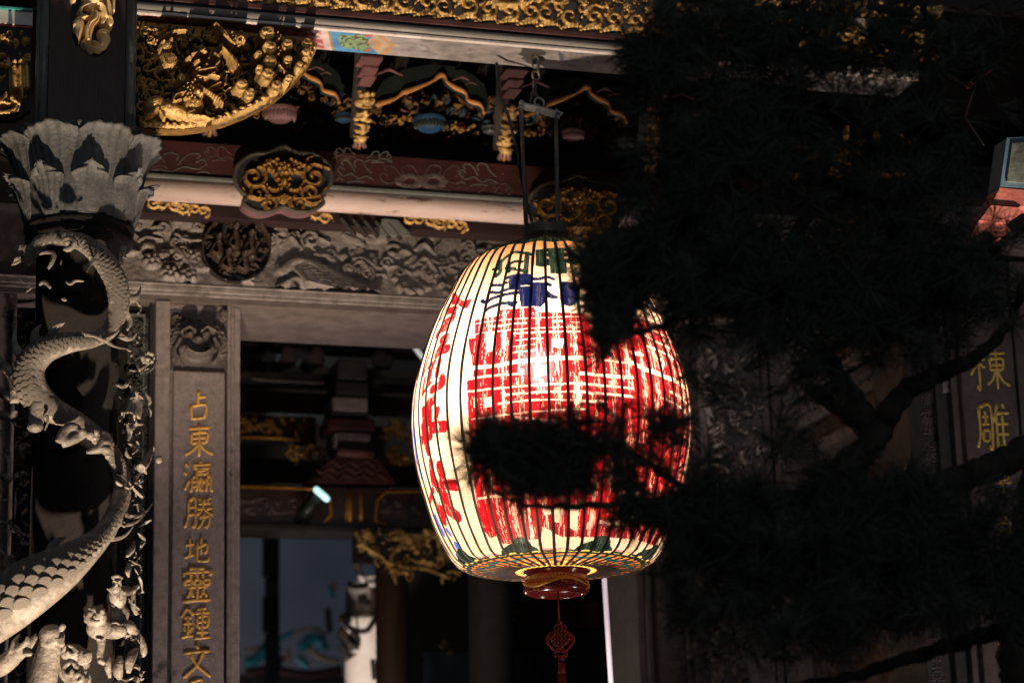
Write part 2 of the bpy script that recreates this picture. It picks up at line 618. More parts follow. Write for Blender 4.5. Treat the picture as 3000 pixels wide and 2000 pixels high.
    def poly(s, pts, world=False):
        q = [p if world else s.c(p) for p in pts]
        s.mask &= inpoly(s.GX, s.GZ, q)
        s.outline = q

    def inside(s, pts):
        return inpoly(s.GX, s.GZ, [s.c(p) for p in pts])

    def build(s, name, mats, parent=None, thr=None, rough=0.0, smooth=True, back=None):
        h = s.h
        if rough:
            h = h + rough * (fbm(s.GX / s.k / 9, s.GZ / s.k / 9, 3) - 0.45)
        nx, nz = h.shape
        me = bpy.data.meshes.new(name)
        vs = np.stack([s.GX, s.Y - h, s.GZ], -1).reshape(-1, 3)
        I = np.arange(nx * nz).reshape(nx, nz)
        q = np.stack([I[:-1, :-1], I[1:, :-1], I[1:, 1:], I[:-1, 1:]], -1).reshape(-1, 4)
        mk = (s.mask[:-1, :-1] & s.mask[1:, :-1] & s.mask[1:, 1:] & s.mask[:-1, 1:]).reshape(-1)
        hm = ((h[:-1, :-1] + h[1:, :-1] + h[1:, 1:] + h[:-1, 1:]) / 4).reshape(-1)
        q, hm = q[mk], hm[mk]
        used = np.unique(q)
        remap = -np.ones(nx * nz, int)
        remap[used] = np.arange(len(used))
        me.from_pydata(vs[used].tolist(), [], remap[q].tolist())
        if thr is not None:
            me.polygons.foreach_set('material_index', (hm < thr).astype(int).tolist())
        o = link_mesh(name, me, mats, parent, smooth)
        return o


def box_px(px0, py0, px1, py1, Y, depth, mb=None, bev=0.0):
    """an axis-aligned block whose front face on plane Y has those picture corners (top-left, bottom-right)"""
    a, b = P(px0, py0, Y), P(px1, py1, Y)
    mb = mb or MB()
    return mb.box(min(a[0], b[0]), max(a[0], b[0]), Y, Y + depth, min(a[2], b[2]), max(a[2], b[2]), bev)


def zat(px, py, Y):
    return float(P(px, py, Y)[2])


def xat(px, py, Y):
    return float(P(px, py, Y)[0])


def tube_px(pts, Y, r_px, mb=None, seg=8, squash=1.0, out=0.0):
    mb = mb or MB()
    k = kpx(pts[0][0], pts[0][1], Y)
    q = [P(p[0], p[1], Y - out) for p in pts]
    rr = [x * k for x in r_px] if isinstance(r_px, (list, tuple)) else r_px * k
    return mb.tube(q, rr, seg, squash, (0, -1, 0))


def smooth_px(pts, n):
    return [tuple(p) for p in spline(pts, n)]


# brush strokes of the inscription characters, in a unit square
GLYPH = {
 'a': [[(.5, 1), (.48, .56)], [(.5, .78), (.76, .82)], [(.24, .52), (.28, .05)], [(.24, .5), (.76, .53), (.69, .08)], [(.28, .1), (.68, .12)]],
 'b': [[(.15, .85), (.85, .88)], [(.25, .7), (.27, .4)], [(.25, .7), (.75, .72), (.73, .42)], [(.27, .56), (.73, .58)], [(.27, .41), (.73, .43)], [(.5, 1), (.5, 0)], [(.48, .4), (.3, .2), (.06, .08)], [(.52, .4), (.7, .2), (.96, .07)]],
 'c': [[(.08, .92), (.18, .82)], [(.03, .66), (.13, .58)], [(.04, .1), (.2, .42)], [(.55, 1), (.6, .93)], [(.3, .88), (.92, .9)], [(.42, .88), (.4, .76), (.88, .77)], [(.45, .69), (.46, .58)], [(.45, .69), (.8, .7), (.79, .58)], [(.46, .59), (.79, .59)], [(.3, .5), (.26, .03)], [(.3, .5), (.45, .5), (.45, .05)], [(.3, .36), (.45, .36)], [(.3, .22), (.45, .22)], [(.6, .52), (.53, .2), (.7, .06)], [(.69, .46), (.56, .06)], [(.49, .35), (.74, .36)], [(.79, .5), (.76, .05)], [(.79, .5), (.91, .5), (.92, .1), (1, .1)], [(.82, .34), (.88, .24)]],
 'd': [[(.15, .9), (.14, .4), (.03, .04)], [(.15, .9), (.38, .92), (.37, .1), (.29, .13)], [(.17, .68), (.37, .68)], [(.16, .45), (.37, .45)], [(.52, .96), (.58, .86)], [(.87, .98), (.78, .87)], [(.48, .78), (.92, .8)], [(.44, .62), (.98, .64)], [(.7, .96), (.6, .6), (.42, .42)], [(.73, .62), (.82, .5), (1, .42)], [(.52, .35), (.86, .37), (.8, .05), (.7, .1)], [(.68, .48), (.62, .2), (.46, .01)]],
 'e': [[(.05, .65), (.4, .7)], [(.22, .96), (.22, .25)], [(0, .2), (.42, .31)], [(.44, .5), (.9, .68), (.88, .36), (.8, .4)], [(.68, .97), (.68, .3)], [(.52, .77), (.52, .15), (.6, .06), (.95, .06), (.98, .24)]],
 'f': [[(.25, .97), (.75, .97)], [(.1, .88), (.09, .76)], [(.1, .87), (.92, .88), (.87, .77)], [(.5, .97), (.5, .71)], [(.28, .82), (.37, .8)], [(.27, .74), (.36, .72)], [(.64, .82), (.73, .8)], [(.64, .74), (.73, .72)], [(.12, .65), (.14, .53), (.3, .53), (.32, .65), (.12, .65)], [(.4, .65), (.42, .53), (.58, .53), (.6, .65), (.4, .65)], [(.69, .65), (.71, .53), (.87, .53), (.88, .65), (.69, .65)], [(.2, .44), (.82, .45)], [(.5, .45), (.5, .08)], [(.06, .05), (.94, .07)], [(.33, .4), (.2, .14)], [(.3, .3), (.41, .16)], [(.71, .4), (.6, .14)], [(.68, .3), (.82, .16)]],
 'g': [[(.25, 1), (.02, .7)], [(.27, .98), (.46, .76)], [(.14, .68), (.39, .69)], [(.09, .5), (.43, .51)], [(.26, .68), (.26, .1)], [(.13, .4), (.18, .25)], [(.41, .4), (.34, .24)], [(.03, .08), (.46, .14)], [(.9, .98), (.56, .92)], [(.49, .82), (1, .83)], [(.75, .95), (.75, .05)], [(.57, .7), (.58, .36)], [(.57, .7), (.94, .71), (.92, .36)], [(.58, .53), (.92, .54)], [(.58, .37), (.92, .37)], [(.54, .22), (.96, .22)], [(.47, .04), (1.02, .06)]],
 'h': [[(.47, 1), (.55, .88)], [(.06, .77), (.94, .81)], [(.7, .78), (.5, .4), (.05, .03)], [(.3, .74), (.5, .4), (.96, .03)]],
 'i': [[(.2, .95), (.2, .1)], [(.2, .94), (.8, .96), (.78, .1)], [(.2, .5), (.78, .5)], [(.2, .12), (.78, .12)]],
 'j': [[(.02, .68), (.42, .72)], [(.24, 1), (.23, .02), (.16, .08)], [(.23, .66), (0, .32)], [(.27, .6), (.4, .5)], [(.46, .86), (.98, .88)], [(.54, .72), (.55, .45)], [(.54, .72), (.9, .73), (.88, .46)], [(.56, .58), (.88, .59)], [(.55, .46), (.88, .46)], [(.72, 1), (.72, 0)], [(.7, .44), (.58, .22), (.44, .1)], [(.74, .44), (.86, .22), (1.06, .08)]],
 'k': [[(.1, .92), (.1, .35), (0, .02)], [(.1, .92), (.45, .93), (.44, .03), (.36, .08)], [(.18, .72), (.38, .72)], [(.28, .84), (.28, .56)], [(.17, .54), (.39, .55)], [(.19, .4), (.2, .2), (.36, .2), (.37, .4), (.19, .4)], [(.66, 1), (.5, .58)], [(.6, .82), (.6, 0)], [(.8, 1), (.86, .9)], [(.6, .78), (1, .8)], [(.6, .55), (.96, .56)], [(.6, .32), (.96, .33)], [(.6, .06), (1.04, .08)], [(.79, .78), (.79, .08)]],
 'l': [[(.1, .85), (.9, .88)], [(.5, 1), (.5, .7)], [(.25, .7), (.26, .45), (.74, .46), (.75, .7), (.25, .7)], [(.02, .34), (.98, .36)], [(.5, .34), (.5, 0), (.4, .06)]],
}


def character(key, cx, cz, size, Y, mat_, parent, wd=0.052, wid=1.0, lean=0.06, seed=0):
    """raised brush strokes: each swells at the head and the tail"""
    g = random.Random(seed + ord(key))
    mb = MB()
    for st in GLYPH[key]:
        q = spline(st, 4 * len(st)) if len(st) > 2 else spline([st[0], ((st[0][0] + st[1][0]) / 2 + g.uniform(-.012, .012), (st[0][1] + st[1][1]) / 2 + g.uniform(-.012, .012)), st[1]], 7)
        n = len(q)
        rad = []
        for i in range(n):
            t = i / (n - 1)
            rad.append(size * wd * (0.78 + 0.45 * abs(2 * t - 1) ** 2 * (1.15 - 0.4 * t)) * g.uniform(.92, 1.08))
        rad[0] *= 0.6
        rad[-1] *= 0.45
        pts = [(cx + (a - .5 + lean * (b - .5) * 0) * size * wid, Y, cz + (b - .5) * size + lean * (a - .5) * size) for a, b in q]
        mb.tube(pts, rad, 8, 0.55, (0, -1, 0))
    return mb.build('character', mat_, parent, True)

# ------------------------------------------------------------------ the paper lantern
LY = 10.0
_c = P(1613.5, 1180, LY)
LX, LZ = float(_c[0]), float(_c[2])
LK = float((_c - CAM) @ CF) / FPX                # metres per picture pixel at the lantern
KH = LK / math.cos(R(13.3))
# (picture row of the silhouette, half width in pixels) read top to bottom
PROF = [(690, 58), (700, 66), (712, 84), (724, 110), (738, 147), (755, 193), (775, 227), (800, 251), (830, 272), (870, 294), (930, 326), (1000, 356), (1085, 385), (1160, 402), (1240, 408), (1327, 402), (1400, 388),
        (1465, 370), (1525, 352), (1575, 331), (1610, 312), (1635, 297), (1651, 280), (1661, 256), (1666, 200), (1670, 150), (1673, 112), (1674, 98)]
_D = math.hypot(LX, LY)
_el = lambda y: math.tan(PIT + math.atan((1000 - y) / FPX))
prof = np.array([(_D * (_el(y) - _el(1180)), x * LK) for y, x in PROF])
# even steps along the profile
_fine = spline([(r, h) for h, r in prof], 800)
_sl = np.concatenate([[0], np.cumsum(np.hypot(*np.diff(_fine, axis=0).T))])
SLEN = _sl[-1]
RS = lambda s: np.interp(s, _sl, _fine[:, 0])
HS = lambda s: np.interp(s, _sl, _fine[:, 1])
NB, NF, NS = 150, 860, 640
NA = NB + NF
TH = np.concatenate([np.linspace(-R(100), R(100), NF, endpoint=False), np.linspace(R(100), R(260), NB, endpoint=False)])   # finer where the painting faces the court
SS = np.linspace(0, SLEN, NS)
RR, HH = RS(SS), HS(SS)
_to = math.atan2(CAM[1] - LY, CAM[0] - LX)        # towards the viewer


def on_lantern(px, py):
    """(angle measured from the side facing the courtyard, length along the rib) of the lantern point in the picture"""
    d = ray(px, py)
    d = d / np.linalg.norm(d)
    o = CAM - np.array([LX, LY, LZ])
    t0 = -(o[0] * d[0] + o[1] * d[1]) / (d[0] ** 2 + d[1] ** 2)
    ts = np.linspace(t0 - .8, t0 + .1, 900)
    p = o + d * ts[:, None]
    rad = np.hypot(p[:, 0], p[:, 1])
    order = np.argsort(HH)
    rl = np.interp(p[:, 2], HH[order], RR[order], left=0, right=0)
    hit = np.nonzero(rad < rl)[0]
    if len(hit):
        q = p[hit[0]]
    else:
        q = p[np.argmin(rad - rl)]
    a = (math.atan2(q[1], q[0]) - _to + math.pi) % (2 * math.pi) - math.pi
    rq = math.hypot(q[0], q[1])
    s = SS[np.argmin((HH - q[2]) ** 2 + (RR - rq) ** 2)]
    return a * 0.6, s


# paint layer: 0 paper, 1 red, 2 navy, 3 green, 4 orange, 5 yellow, 6 pink, 7 blue, 8 teal
GU, GS = np.meshgrid((TH + math.pi) % (2 * math.pi) - math.pi, SS, indexing='ij')
GU = GU * 0.6
LAY = np.zeros(GU.shape, int)


def fillp(pts, v, f):
    q = [on_lantern(*f(p)) for p in pts]
    LAY[inpoly(GU, GS, q)] = v


def strokep(pts, w, v, f, sc, w1=None):
    q = spline([on_lantern(*f(p)) for p in pts], 6 * len(pts))
    n = len(q)
    w1 = w if w1 is None else w1
    for i in range(n - 1):
        (ax, az), (bx, bz) = q[i], q[i + 1]
        r = (w + (w1 - w) * i / n) / sc * LK / 2
        box = (GU > min(ax, bx) - r) & (GU < max(ax, bx) + r) & (GS > min(az, bz) - r) & (GS < max(az, bz) + r)
        t = np.clip(((GU - ax) * (bx - ax) + (GS - az) * (bz - az)) / ((bx - ax) ** 2 + (bz - az) ** 2 + 1e-12), 0, 1)
        LAY[box & ((GU - ax - t * (bx - ax)) ** 2 + (GS - az - t * (bz - az)) ** 2 < r * r)] = v


wob = (fbm(GU * 34, GS * 34, 3) - .45) * .005
_GU, _GS = GU.copy(), GS.copy()
GU, GS = GU + wob, GS + (fbm(GU * 30 + 40, GS * 30, 3) - .45) * .005
# --- the great red character block and its pale gaps
A = lambda p: (1350 + p[0] / 4.48, 900 + p[1] / 4.48)
B = lambda p: (1700 + p[0] / 3.92, 900 + p[1] / 3.92)
D = lambda p: (1350 + p[0] / 3.618, 1400 + p[1] / 3.618)
fillp([A(p) for p in [(510, 40), (960, 5), (990, 70), (1560, 85)]] + [B(p) for p in [(240, 120), (480, 130), (700, 130), (870, 190), (960, 225), (1010, 300), (1100, 520), (1180, 760), (1240, 1000), (1262, 1300), (1250, 1560)]]
      + [D(p) for p in [(2310, 250), (2230, 440), (2140, 610), (2050, 725), (1900, 665), (1800, 645), (1500, 622), (1280, 622), (1060, 620), (1010, 590), (960, 560), (900, 600), (850, 640), (700, 660), (560, 690), (440, 690), (400, 600), (320, 640), (250, 560), (200, 470), (170, 250)]]
      + [A(p) for p in [(110, 1560), (95, 1200), (80, 965), (170, 940), (165, 830), (155, 760), (140, 690), (100, 410), (190, 400), (185, 170), (330, 130), (510, 110)]], 1, lambda p: p)
for pts, wd in [([(195, 215), (560, 160), (1000, 140), (1560, 122)], 15), ([(380, 260), (700, 222), (860, 202)], 22), ([(190, 355), (700, 290), (1100, 270), (1570, 265)], 16),
                ([(690, 345), (1000, 330), (1560, 322)], 24), ([(720, 432), (1080, 400)], 17), ([(680, 512), (980, 488)], 15), ([(655, 597), (980, 560)], 20),
                ([(1210, 190), (1350, 180)], 40), ([(1450, 195), (1570, 195)], 14),
                ([(160, 790), (480, 762), (700, 720), (1000, 690), (1380, 660), (1650, 668)], 58), ([(420, 780), (900, 690)], 40),
                ([(160, 930), (480, 892), (820, 870)], 32), ([(85, 1108), (480, 1060), (900, 1022), (1640, 1000)], 27), ([(555, 1150), (900, 1122), (1640, 1110)], 26),
                ([(490, 1262), (900, 1216), (1640, 1222)], 24), ([(140, 1462), (440, 1432), (900, 1372), (1640, 1336)], 22), ([(700, 1440), (1300, 1500)], 26),
                ([(150, 880), (110, 690)], 26)]:
    strokep(pts, wd * .95, 0, A, 4.48)
for q in ([(330, 350), (475, 320), (455, 560), (330, 600)], [(535, 330), (605, 315), (585, 560), (530, 540)], [(1190, 420), (1360, 400), (1330, 540), (1190, 520)],
          [(960, 770), (1130, 760), (1110, 890), (970, 900)], [(170, 1180), (215, 1180), (215, 1330), (165, 1300)], [(300, 1190), (425, 1170), (410, 1300), (300, 1310)]):
    fillp(q, 0, A)
for pts, wd in [([(790, 255), (1000, 350)], 24), ([(715, 320), (890, 400), (1045, 480)], 26), ([(740, 438), (1070, 592)], 26), ([(595, 520), (710, 548)], 44),
                ([(600, 640), (760, 715), (900, 765), (1010, 815), (1235, 970)], 56), ([(890, 590), (950, 620), (930, 740)], 36),
                ([(1030, 965), (1130, 1020), (1240, 1125)], 32), ([(945, 1048), (1100, 1115), (1200, 1200), (1245, 1255)], 26), ([(0, 755), (400, 790), (600, 812)], 36),
                ([(0, 880), (400, 908), (600, 935)], 27), ([(0, 975), (400, 1000), (600, 1030)], 30), ([(0, 1080), (300, 1080)], 24), ([(470, 270), (560, 660)], 34), ([(270, 605), (600, 650)], 24)]:
    strokep(pts, wd * 1.0, 0, B, 3.92)
for q in ([(868, 312), (950, 312), (955, 380), (880, 385)], [(980, 300), (1052, 300), (1045, 470), (985, 460)], [(870, 520), (955, 550), (940, 640), (850, 640)], [(1150, 310), (1250, 300), (1220, 560), (1140, 520)]):
    fillp(q, 0, D)
for pts, wd in [([(190, 212), (440, 190)], 26), ([(1650, 160), (1860, 170), (2080, 215)], 36), ([(1460, 460), (1600, 475), (1760, 495)], 34), ([(980, 40), (1030, 100)], 60)]:
    strokep(pts, wd, 0, D, 3.618)
# --- blue and green rows at the top
E_ = lambda p: (1350 + p[0] / 5.88, 700 + p[1] / 5.88)
for pts, wd in [([(950, 220), (1100, 240), (1240, 270)], 75), ([(900, 240), (760, 330), (680, 430), (600, 540), (590, 640)], 85), ([(1150, 250), (1130, 400), (1120, 570)], 125),
                ([(800, 440), (950, 385), (1060, 390)], 70), ([(780, 500), (960, 520), (1090, 550)], 80), ([(690, 380), (680, 560), (610, 640)], 95), ([(555, 520), (680, 520)], 62), ([(830, 430), (830, 560)], 90)]:
    strokep(pts, wd, 3, E_, 5.88)
fillp([(1290, 185), (1560, 152), (1560, 455), (1390, 482), (1290, 462)], 3, E_)
fillp([(1560, 158), (1800, 148), (1830, 595), (1660, 600), (1540, 588), (1530, 440), (1560, 440)], 3, E_)
fillp([(1790, 150), (2000, 180), (2100, 300), (2090, 430), (1900, 445), (1815, 405)], 3, E_)
for q in ([(1440, 222), (1500, 222), (1500, 246), (1440, 246)], [(1430, 310), (1520, 310), (1520, 342), (1430, 342)], [(1780, 208), (1845, 208), (1845, 236), (1780, 236)], [(1780, 305), (1852, 305), (1852, 342), (1780, 342)],
          [(910, 325), (1030, 325), (1030, 365), (980, 350)], [(950, 480), (1010, 475), (1010, 520), (960, 520)], [(800, 400), (835, 380), (820, 440), (780, 450)]):
    fillp(q, 0, E_)
fillp([(2180, 240), (2420, 300), (2500, 560), (2420, 640), (2200, 560)], 3, E_)
for pts, wd, w1 in [([(780, 670), (1000, 630), (1180, 625)], 72, 72), ([(1180, 680), (1330, 692), (1480, 655), (1600, 695)], 78, 66), ([(530, 800), (700, 790), (800, 745), (1000, 740)], 70, 70),
                    ([(530, 915), (640, 922), (760, 880), (1000, 832)], 68, 68), ([(360, 1065), (440, 1092), (560, 1022), (760, 960), (1000, 930)], 74, 70), ([(420, 1240), (520, 1170), (700, 1110), (900, 1110)], 78, 78),
                    ([(810, 1100), (880, 1132), (950, 1090)], 84, 70), ([(1470, 770), (1545, 800)], 82, 70), ([(1470, 940), (1560, 985), (1640, 1000)], 130, 60)]:
    strokep(pts, wd, 2, E_, 5.88, w1)
fillp([(830, 640), (1040, 605), (1200, 620), (1200, 745), (1460, 752), (1475, 1080), (1380, 1160), (1040, 1168), (1010, 1050), (1020, 900), (830, 862)], 2, E_)
for pts in ([(1200, 740), (1460, 735)], [(800, 745), (830, 700)], [(790, 920), (970, 880)], [(770, 1050), (940, 1010)], [(1030, 810), (1200, 800)]):
    strokep(pts, 20, 0, E_, 5.88)
fillp([(1700, 765), (1760, 730), (1960, 752), (2050, 800), (2050, 1050), (1960, 1130), (1870, 1165), (1780, 1130), (1700, 1030), (1740, 930), (1690, 830)], 2, E_)
for k in range(4):                                # the row goes on behind the pine boughs
    x = 1900 + k * 26
    for j in range(2):
        y = 830 + 55 * j + k * 26
        strokep([(x - 16, y - 10), (x + 12, y + 6)], 26, 2, lambda p: p, 1)
fillp([(1730, 862), (1800, 850), (1860, 920), (1830, 980), (1760, 950)], 2, lambda p: p)
# --- narrow red column of characters on the left
G_ = lambda p: (1200 + p[0] / 3.486, 850 + p[1] / 3.486)
fillp([(440, 30), (470, 20), (515, 80), (560, 112), (630, 90), (625, 115), (590, 180), (545, 188), (490, 145), (430, 150)], 1, G_)
for pts, wd in [([(470, 10), (370, 210), (270, 370)], 22), ([(400, 215), (460, 200), (440, 290)], 60), ([(385, 370), (330, 400), (285, 450)], 60), ([(345, 340), (395, 300)], 50), ([(330, 500), (380, 485), (300, 610)], 62),
                ([(385, 595), (320, 620), (280, 650)], 66), ([(215, 625), (140, 870)], 26), ([(305, 715), (280, 860)], 48), ([(190, 790), (260, 720)], 30), ([(160, 890), (130, 1060)], 28), ([(240, 760), (200, 920)], 36),
                ([(210, 945), (130, 1065)], 28), ([(230, 1010), (330, 955), (332, 890)], 60), ([(150, 1240), (250, 1110)], 60), ([(140, 1210), (160, 1440)], 52), ([(200, 1150), (210, 1480)], 66),
                ([(285, 1220), (270, 1310)], 46), ([(220, 1400), (350, 1385)], 78), ([(120, 1520), (200, 1470)], 44)]:
    strokep(pts, wd * 1.55, 1, G_, 3.486)
H_ = lambda p: (1200 + p[0] / 3.483, 1250 + p[1] / 3.483)
for pts, wd in [([(130, 0), (190, 260)], 52), ([(115, 170), (220, 60)], 36), ([(220, 370), (240, 560)], 70), ([(310, 410), (330, 480)], 90), ([(240, 520), (320, 700), (340, 900)], 82), ([(330, 580), (470, 595)], 76),
                ([(210, 750), (240, 640)], 44), ([(360, 680), (390, 790)], 64), ([(400, 850), (490, 910)], 84), ([(300, 850), (345, 950)], 86), ([(230, 700), (300, 860)], 60)]:
    strokep(pts, wd * 1.5, 1, H_, 3.483)
strokep([(300, 690), (320, 780)], 44, 0, H_, 3.483)
# --- small blue column at the very edge, and its mirror on the far side
for pts, wd in [([(35, 10), (45, 120)], 30), ([(50, 150), (75, 350)], 30), ([(95, 400), (120, 510)], 34), ([(150, 740), (180, 840)], 30), ([(270, 930), (340, 1080)], 42), ([(380, 1050), (420, 1100)], 26), ([(480, 1210), (580, 1330)], 46),
                ([(500, 1330), (540, 1370)], 44)]:
    strokep(pts, wd * 2.2, 7, H_, 3.483)
for pts, wd in [([(40, 1190), (40, 1330)], 30), ([(38, 1380), (48, 1550)], 32)]:
    strokep(pts, wd * 2.2, 7, G_, 3.486)
# --- leaves and blossoms round the lower shoulder, in each of the lantern's eight bays
s_leaf = on_lantern(1615, 1606)[1]
GU, GS = _GU, _GS
ub = GU / 0.6 * 8 / (2 * math.pi)
fr = (ub - 0.02) % 1.0 - 0.5
wl = 0.60 * 2 * math.pi / 8 * .5
du, ds = fr * 2 * wl, GS - s_leaf
leaf = (np.abs(du) < .125 * (1 - ((ds - .008) / .060) ** 2)) & (np.abs(ds - .008) < .060)
leaf |= ((du - .03) / .06) ** 2 + ((ds + .02) / .05) ** 2 < 1
LAY[leaf & (np.abs(ds) < .07)] = 3
pink = (np.abs(np.abs(du) - .2) < .05) & (np.abs(ds - .03) < .035)
LAY[pink & (LAY == 0)] = 6
# --- bands of the under side and the dark cap
rows_r = RS(GS)
under = GS > on_lantern(1615, 1600)[1] + 0.02
rn = rows_r / 0.6
ph = GU / .6
bot = GS > SS[np.argmax(RR)]
petals = lambda n, k, e: rn > k + e * np.abs(np.sin(ph * n))
def band(a, b, v, sel=None):
    m = bot & under & (rn < a) & (rn >= b)
    if sel is not None:
        m &= sel
    LAY[m] = v
ws = 0.012 * np.sin(ph * 24)
band(.715 + ws, .675 + ws, 3)
band(.675 + ws, .655 + ws, 5)
band(.655, .62, 3)
band(.62, .47, 4)
band(.56 + .03 * np.sin(ph * 12), .50 + .03 * np.sin(ph * 12), 8)
band(.585, .57, 1)
band(.47, .40, 4)
band(.44, .415, 1)
band(.40, .36, 3, np.sin(ph * 24) > -.2)
band(.40, .36, 5, np.sin(ph * 24) <= -.2)
band(.36, .29, 4)
band(.29, .0, 5)
band(.26, .22, 3, np.sin(ph * 32) > 0)
top = GS < SS[np.argmax(RR)]
LAY[top & (rows_r / LK < 222 + 5 * np.sin(ph * 16))] = 3
LAY[top & (rows_r / LK >= 229) & (rows_r / LK < 235)] = 4
# --- worn paint: drips and scratches down the middle of the papers between the ribs
NRIB = 48
rib_ph = (on_lantern(1606, 1085)[0] / .6) * NRIB / (2 * math.pi)
pf = (ph * NRIB / (2 * math.pi) - rib_ph) % 1.0
mid = np.exp(-((pf - .5) / .22) ** 2)
n1 = fbm(ph * 190, GS * 22, 3)
n2 = fbm(ph * 70 + 90, GS * 10, 3)
n3 = fbm(ph * 7 + 3, GS * 7, 2)
drips = [np.abs(vnoise(ph * f_ + 1.1 * vnoise(GS * 34 + f_, ph * 9), GS * 5 + f_) - .5) < .03 for f_ in (64, 103)]
drip = (drips[0] | drips[1]) & (vnoise(ph * 60 + 7, GS * 14) > .42)
s_a, s_b = on_lantern(1560, 900)[1], on_lantern(1560, 1170)[1]
fade_glow = .055 * np.exp(-((GS - (s_a + s_b) / 2) / (.62 * (s_b - s_a))) ** 2)      # upper half wears most, and the bulb's bleeding glow is put in here
worn = (n1 * .65 + n2 * .35 + .20 * mid + .30 * (n3 - .38) + fade_glow > .695) | (drip & (mid > .25))
PAL = np.array([(.93, .70, .47), (.36, .006, .010), (.003, .006, .038), (.005, .020, .012), (.85, .30, .06), (.85, .62, .16), (.85, .34, .30), (.06, .13, .55), (.02, .16, .17)])
colr = PAL[LAY].copy()
body = (LAY == 1) | (LAY == 2) | (LAY == 3)
block = GU > on_lantern(1383, 1100)[0]
wk = worn & body & block | (LAY == 1) & ~block & (n1 > .66)
mixv = np.where(LAY == 1, .8, .07)[..., None]
colr[wk] = (colr * (1 - mixv) + PAL[0] * mixv)[wk]
tone = (.30 + 1.35 * fbm(ph * 46, GS * 4.5, 4))[..., None]
dk = ((LAY > 0))[..., None]
colr = np.where(dk, colr * np.clip(tone * 1.1, .42, 1.5), colr * (0.86 + .16 * fbm(ph * 12, GS * 25, 3))[..., None])
stain = np.clip((fbm(ph * 5 + 20, GS * 4, 3) - .5) * 3, 0, 1)[..., None] * (LAY == 0)[..., None]
colr = colr * (1 - stain * np.array([.04, .14, .26]))
dim_top = np.clip((345 - rows_r / LK) / 120, 0, 1) * top * (LAY == 0)          # dimmer orange glow under the cap, put into the colour
dim_top = (dim_top * (.75 + .5 * fbm(ph * 9, GS * 12, 3)))[..., None]
colr = colr * (1 - dim_top) + np.array([.80, .36, .11]) * dim_top
colr = np.clip(colr, 0, 1)

m_paper, t, b = nt('lantern_paper')
t.nodes.remove(b)
out = t.nodes['Material Output']
va = t.nodes.new('ShaderNodeVertexColor')
va.layer_name = 'paint'
tr = t.nodes.new('ShaderNodeBsdfTranslucent')
di = t.nodes.new('ShaderNodeBsdfDiffuse')
tp = t.nodes.new('ShaderNodeBsdfTransparent')
gl = t.nodes.new('ShaderNodeBsdfGlossy')
gl.inputs['Roughness'].default_value = 0.35
m1, m2, m3 = (t.nodes.new('ShaderNodeMixShader') for _ in range(3))
fibre = t.nodes.new('ShaderNodeTexNoise')
fibre.inputs['Scale'].default_value, fibre.inputs['Detail'].default_value = 90, 4
tco = t.nodes.new('ShaderNodeTexCoord')
mpp = t.nodes.new('ShaderNodeMapping')
mpp.inputs['Scale'].default_value = (1, 1, 6)
t.links.new(tco.outputs['Object'], mpp.inputs[0])
t.links.new(mpp.outputs[0], fibre.inputs['Vector'])
bmp = t.nodes.new('ShaderNodeBump')
bmp.inputs['Strength'].default_value, bmp.inputs['Distance'].default_value = 0.25, 0.004
t.links.new(fibre.outputs[0], bmp.inputs['Height'])
tp.inputs[0].default_value = (1, .93, .86, 1)
rf = t.nodes.new('ShaderNodeBsdfRefraction')
rf.inputs['Roughness'].default_value, rf.inputs['IOR'].default_value = 0.32, 1.4
m4 = t.nodes.new('ShaderNodeMixShader')
m4.inputs[0].default_value = 0.022
rmx = t.nodes.new('ShaderNodeMix')
rmx.data_type = 'RGBA'
rmx.inputs[0].default_value = 0.95
rmx.inputs[6].default_value = (1, .92, .84, 1)
t.links.new(va.outputs[0], rmx.inputs[7])
t.links.new(rmx.outputs[2], rf.inputs[0])
t.links.new(rmx.outputs[2], tp.inputs[0])
for n_ in (tr, di):
    t.links.new(va.outputs[0], n_.inputs[0])
t.links.new(bmp.outputs[0], tr.inputs['Normal'])
t.links.new(bmp.outputs[0], di.inputs['Normal'])
m1.inputs[0].default_value = 0.30
m2.inputs[0].default_value = 0.012
m3.inputs[0].default_value = 0.02
t.links.new(tr.outputs[0], m1.inputs[1])
t.links.new(di.outputs[0], m1.inputs[2])
t.links.new(m1.outputs[0], m2.inputs[1])
t.links.new(tp.outputs[0], m2.inputs[2])
t.links.new(m2.outputs[0], m3.inputs[1])
t.links.new(gl.outputs[0], m3.inputs[2])
t.links.new(m3.outputs[0], m4.inputs[1])
t.links.new(rf.outputs[0], m4.inputs[2])
t.links.new(m4.outputs[0], out.inputs[0])

lantern = thing('paper_lantern', 'huge glowing egg shaped paper lantern painted with red and blue characters', 'lantern', (LX, LY, LZ))
ca, sa = np.cos(TH + _to), np.sin(TH + _to)
vs = np.stack([LX + np.outer(ca, RR), LY + np.outer(sa, RR), LZ + np.tile(HH, (NA, 1))], -1).reshape(-1, 3)
I = np.arange(NA * NS).reshape(NA, NS)
J = np.roll(I, -1, axis=0)
q = np.stack([I[:, :-1], I[:, 1:], J[:, 1:], J[:, :-1]], -1).reshape(-1, 4)
me = bpy.data.meshes.new('paper_shell')
me.vertices.add(len(vs))
me.vertices.foreach_set('co', vs.ravel())
me.loops.add(q.size)
me.loops.foreach_set('vertex_index', q.ravel().astype(np.int32))
me.polygons.add(len(q))
me.polygons.foreach_set('loop_start', np.arange(0, q.size, 4, dtype=np.int32))
me.update(calc_edges=True)
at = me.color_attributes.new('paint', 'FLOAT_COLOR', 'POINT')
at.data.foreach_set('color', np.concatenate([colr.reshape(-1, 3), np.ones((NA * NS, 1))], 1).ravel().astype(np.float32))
link_mesh('paper_shell', me, m_paper, lantern)

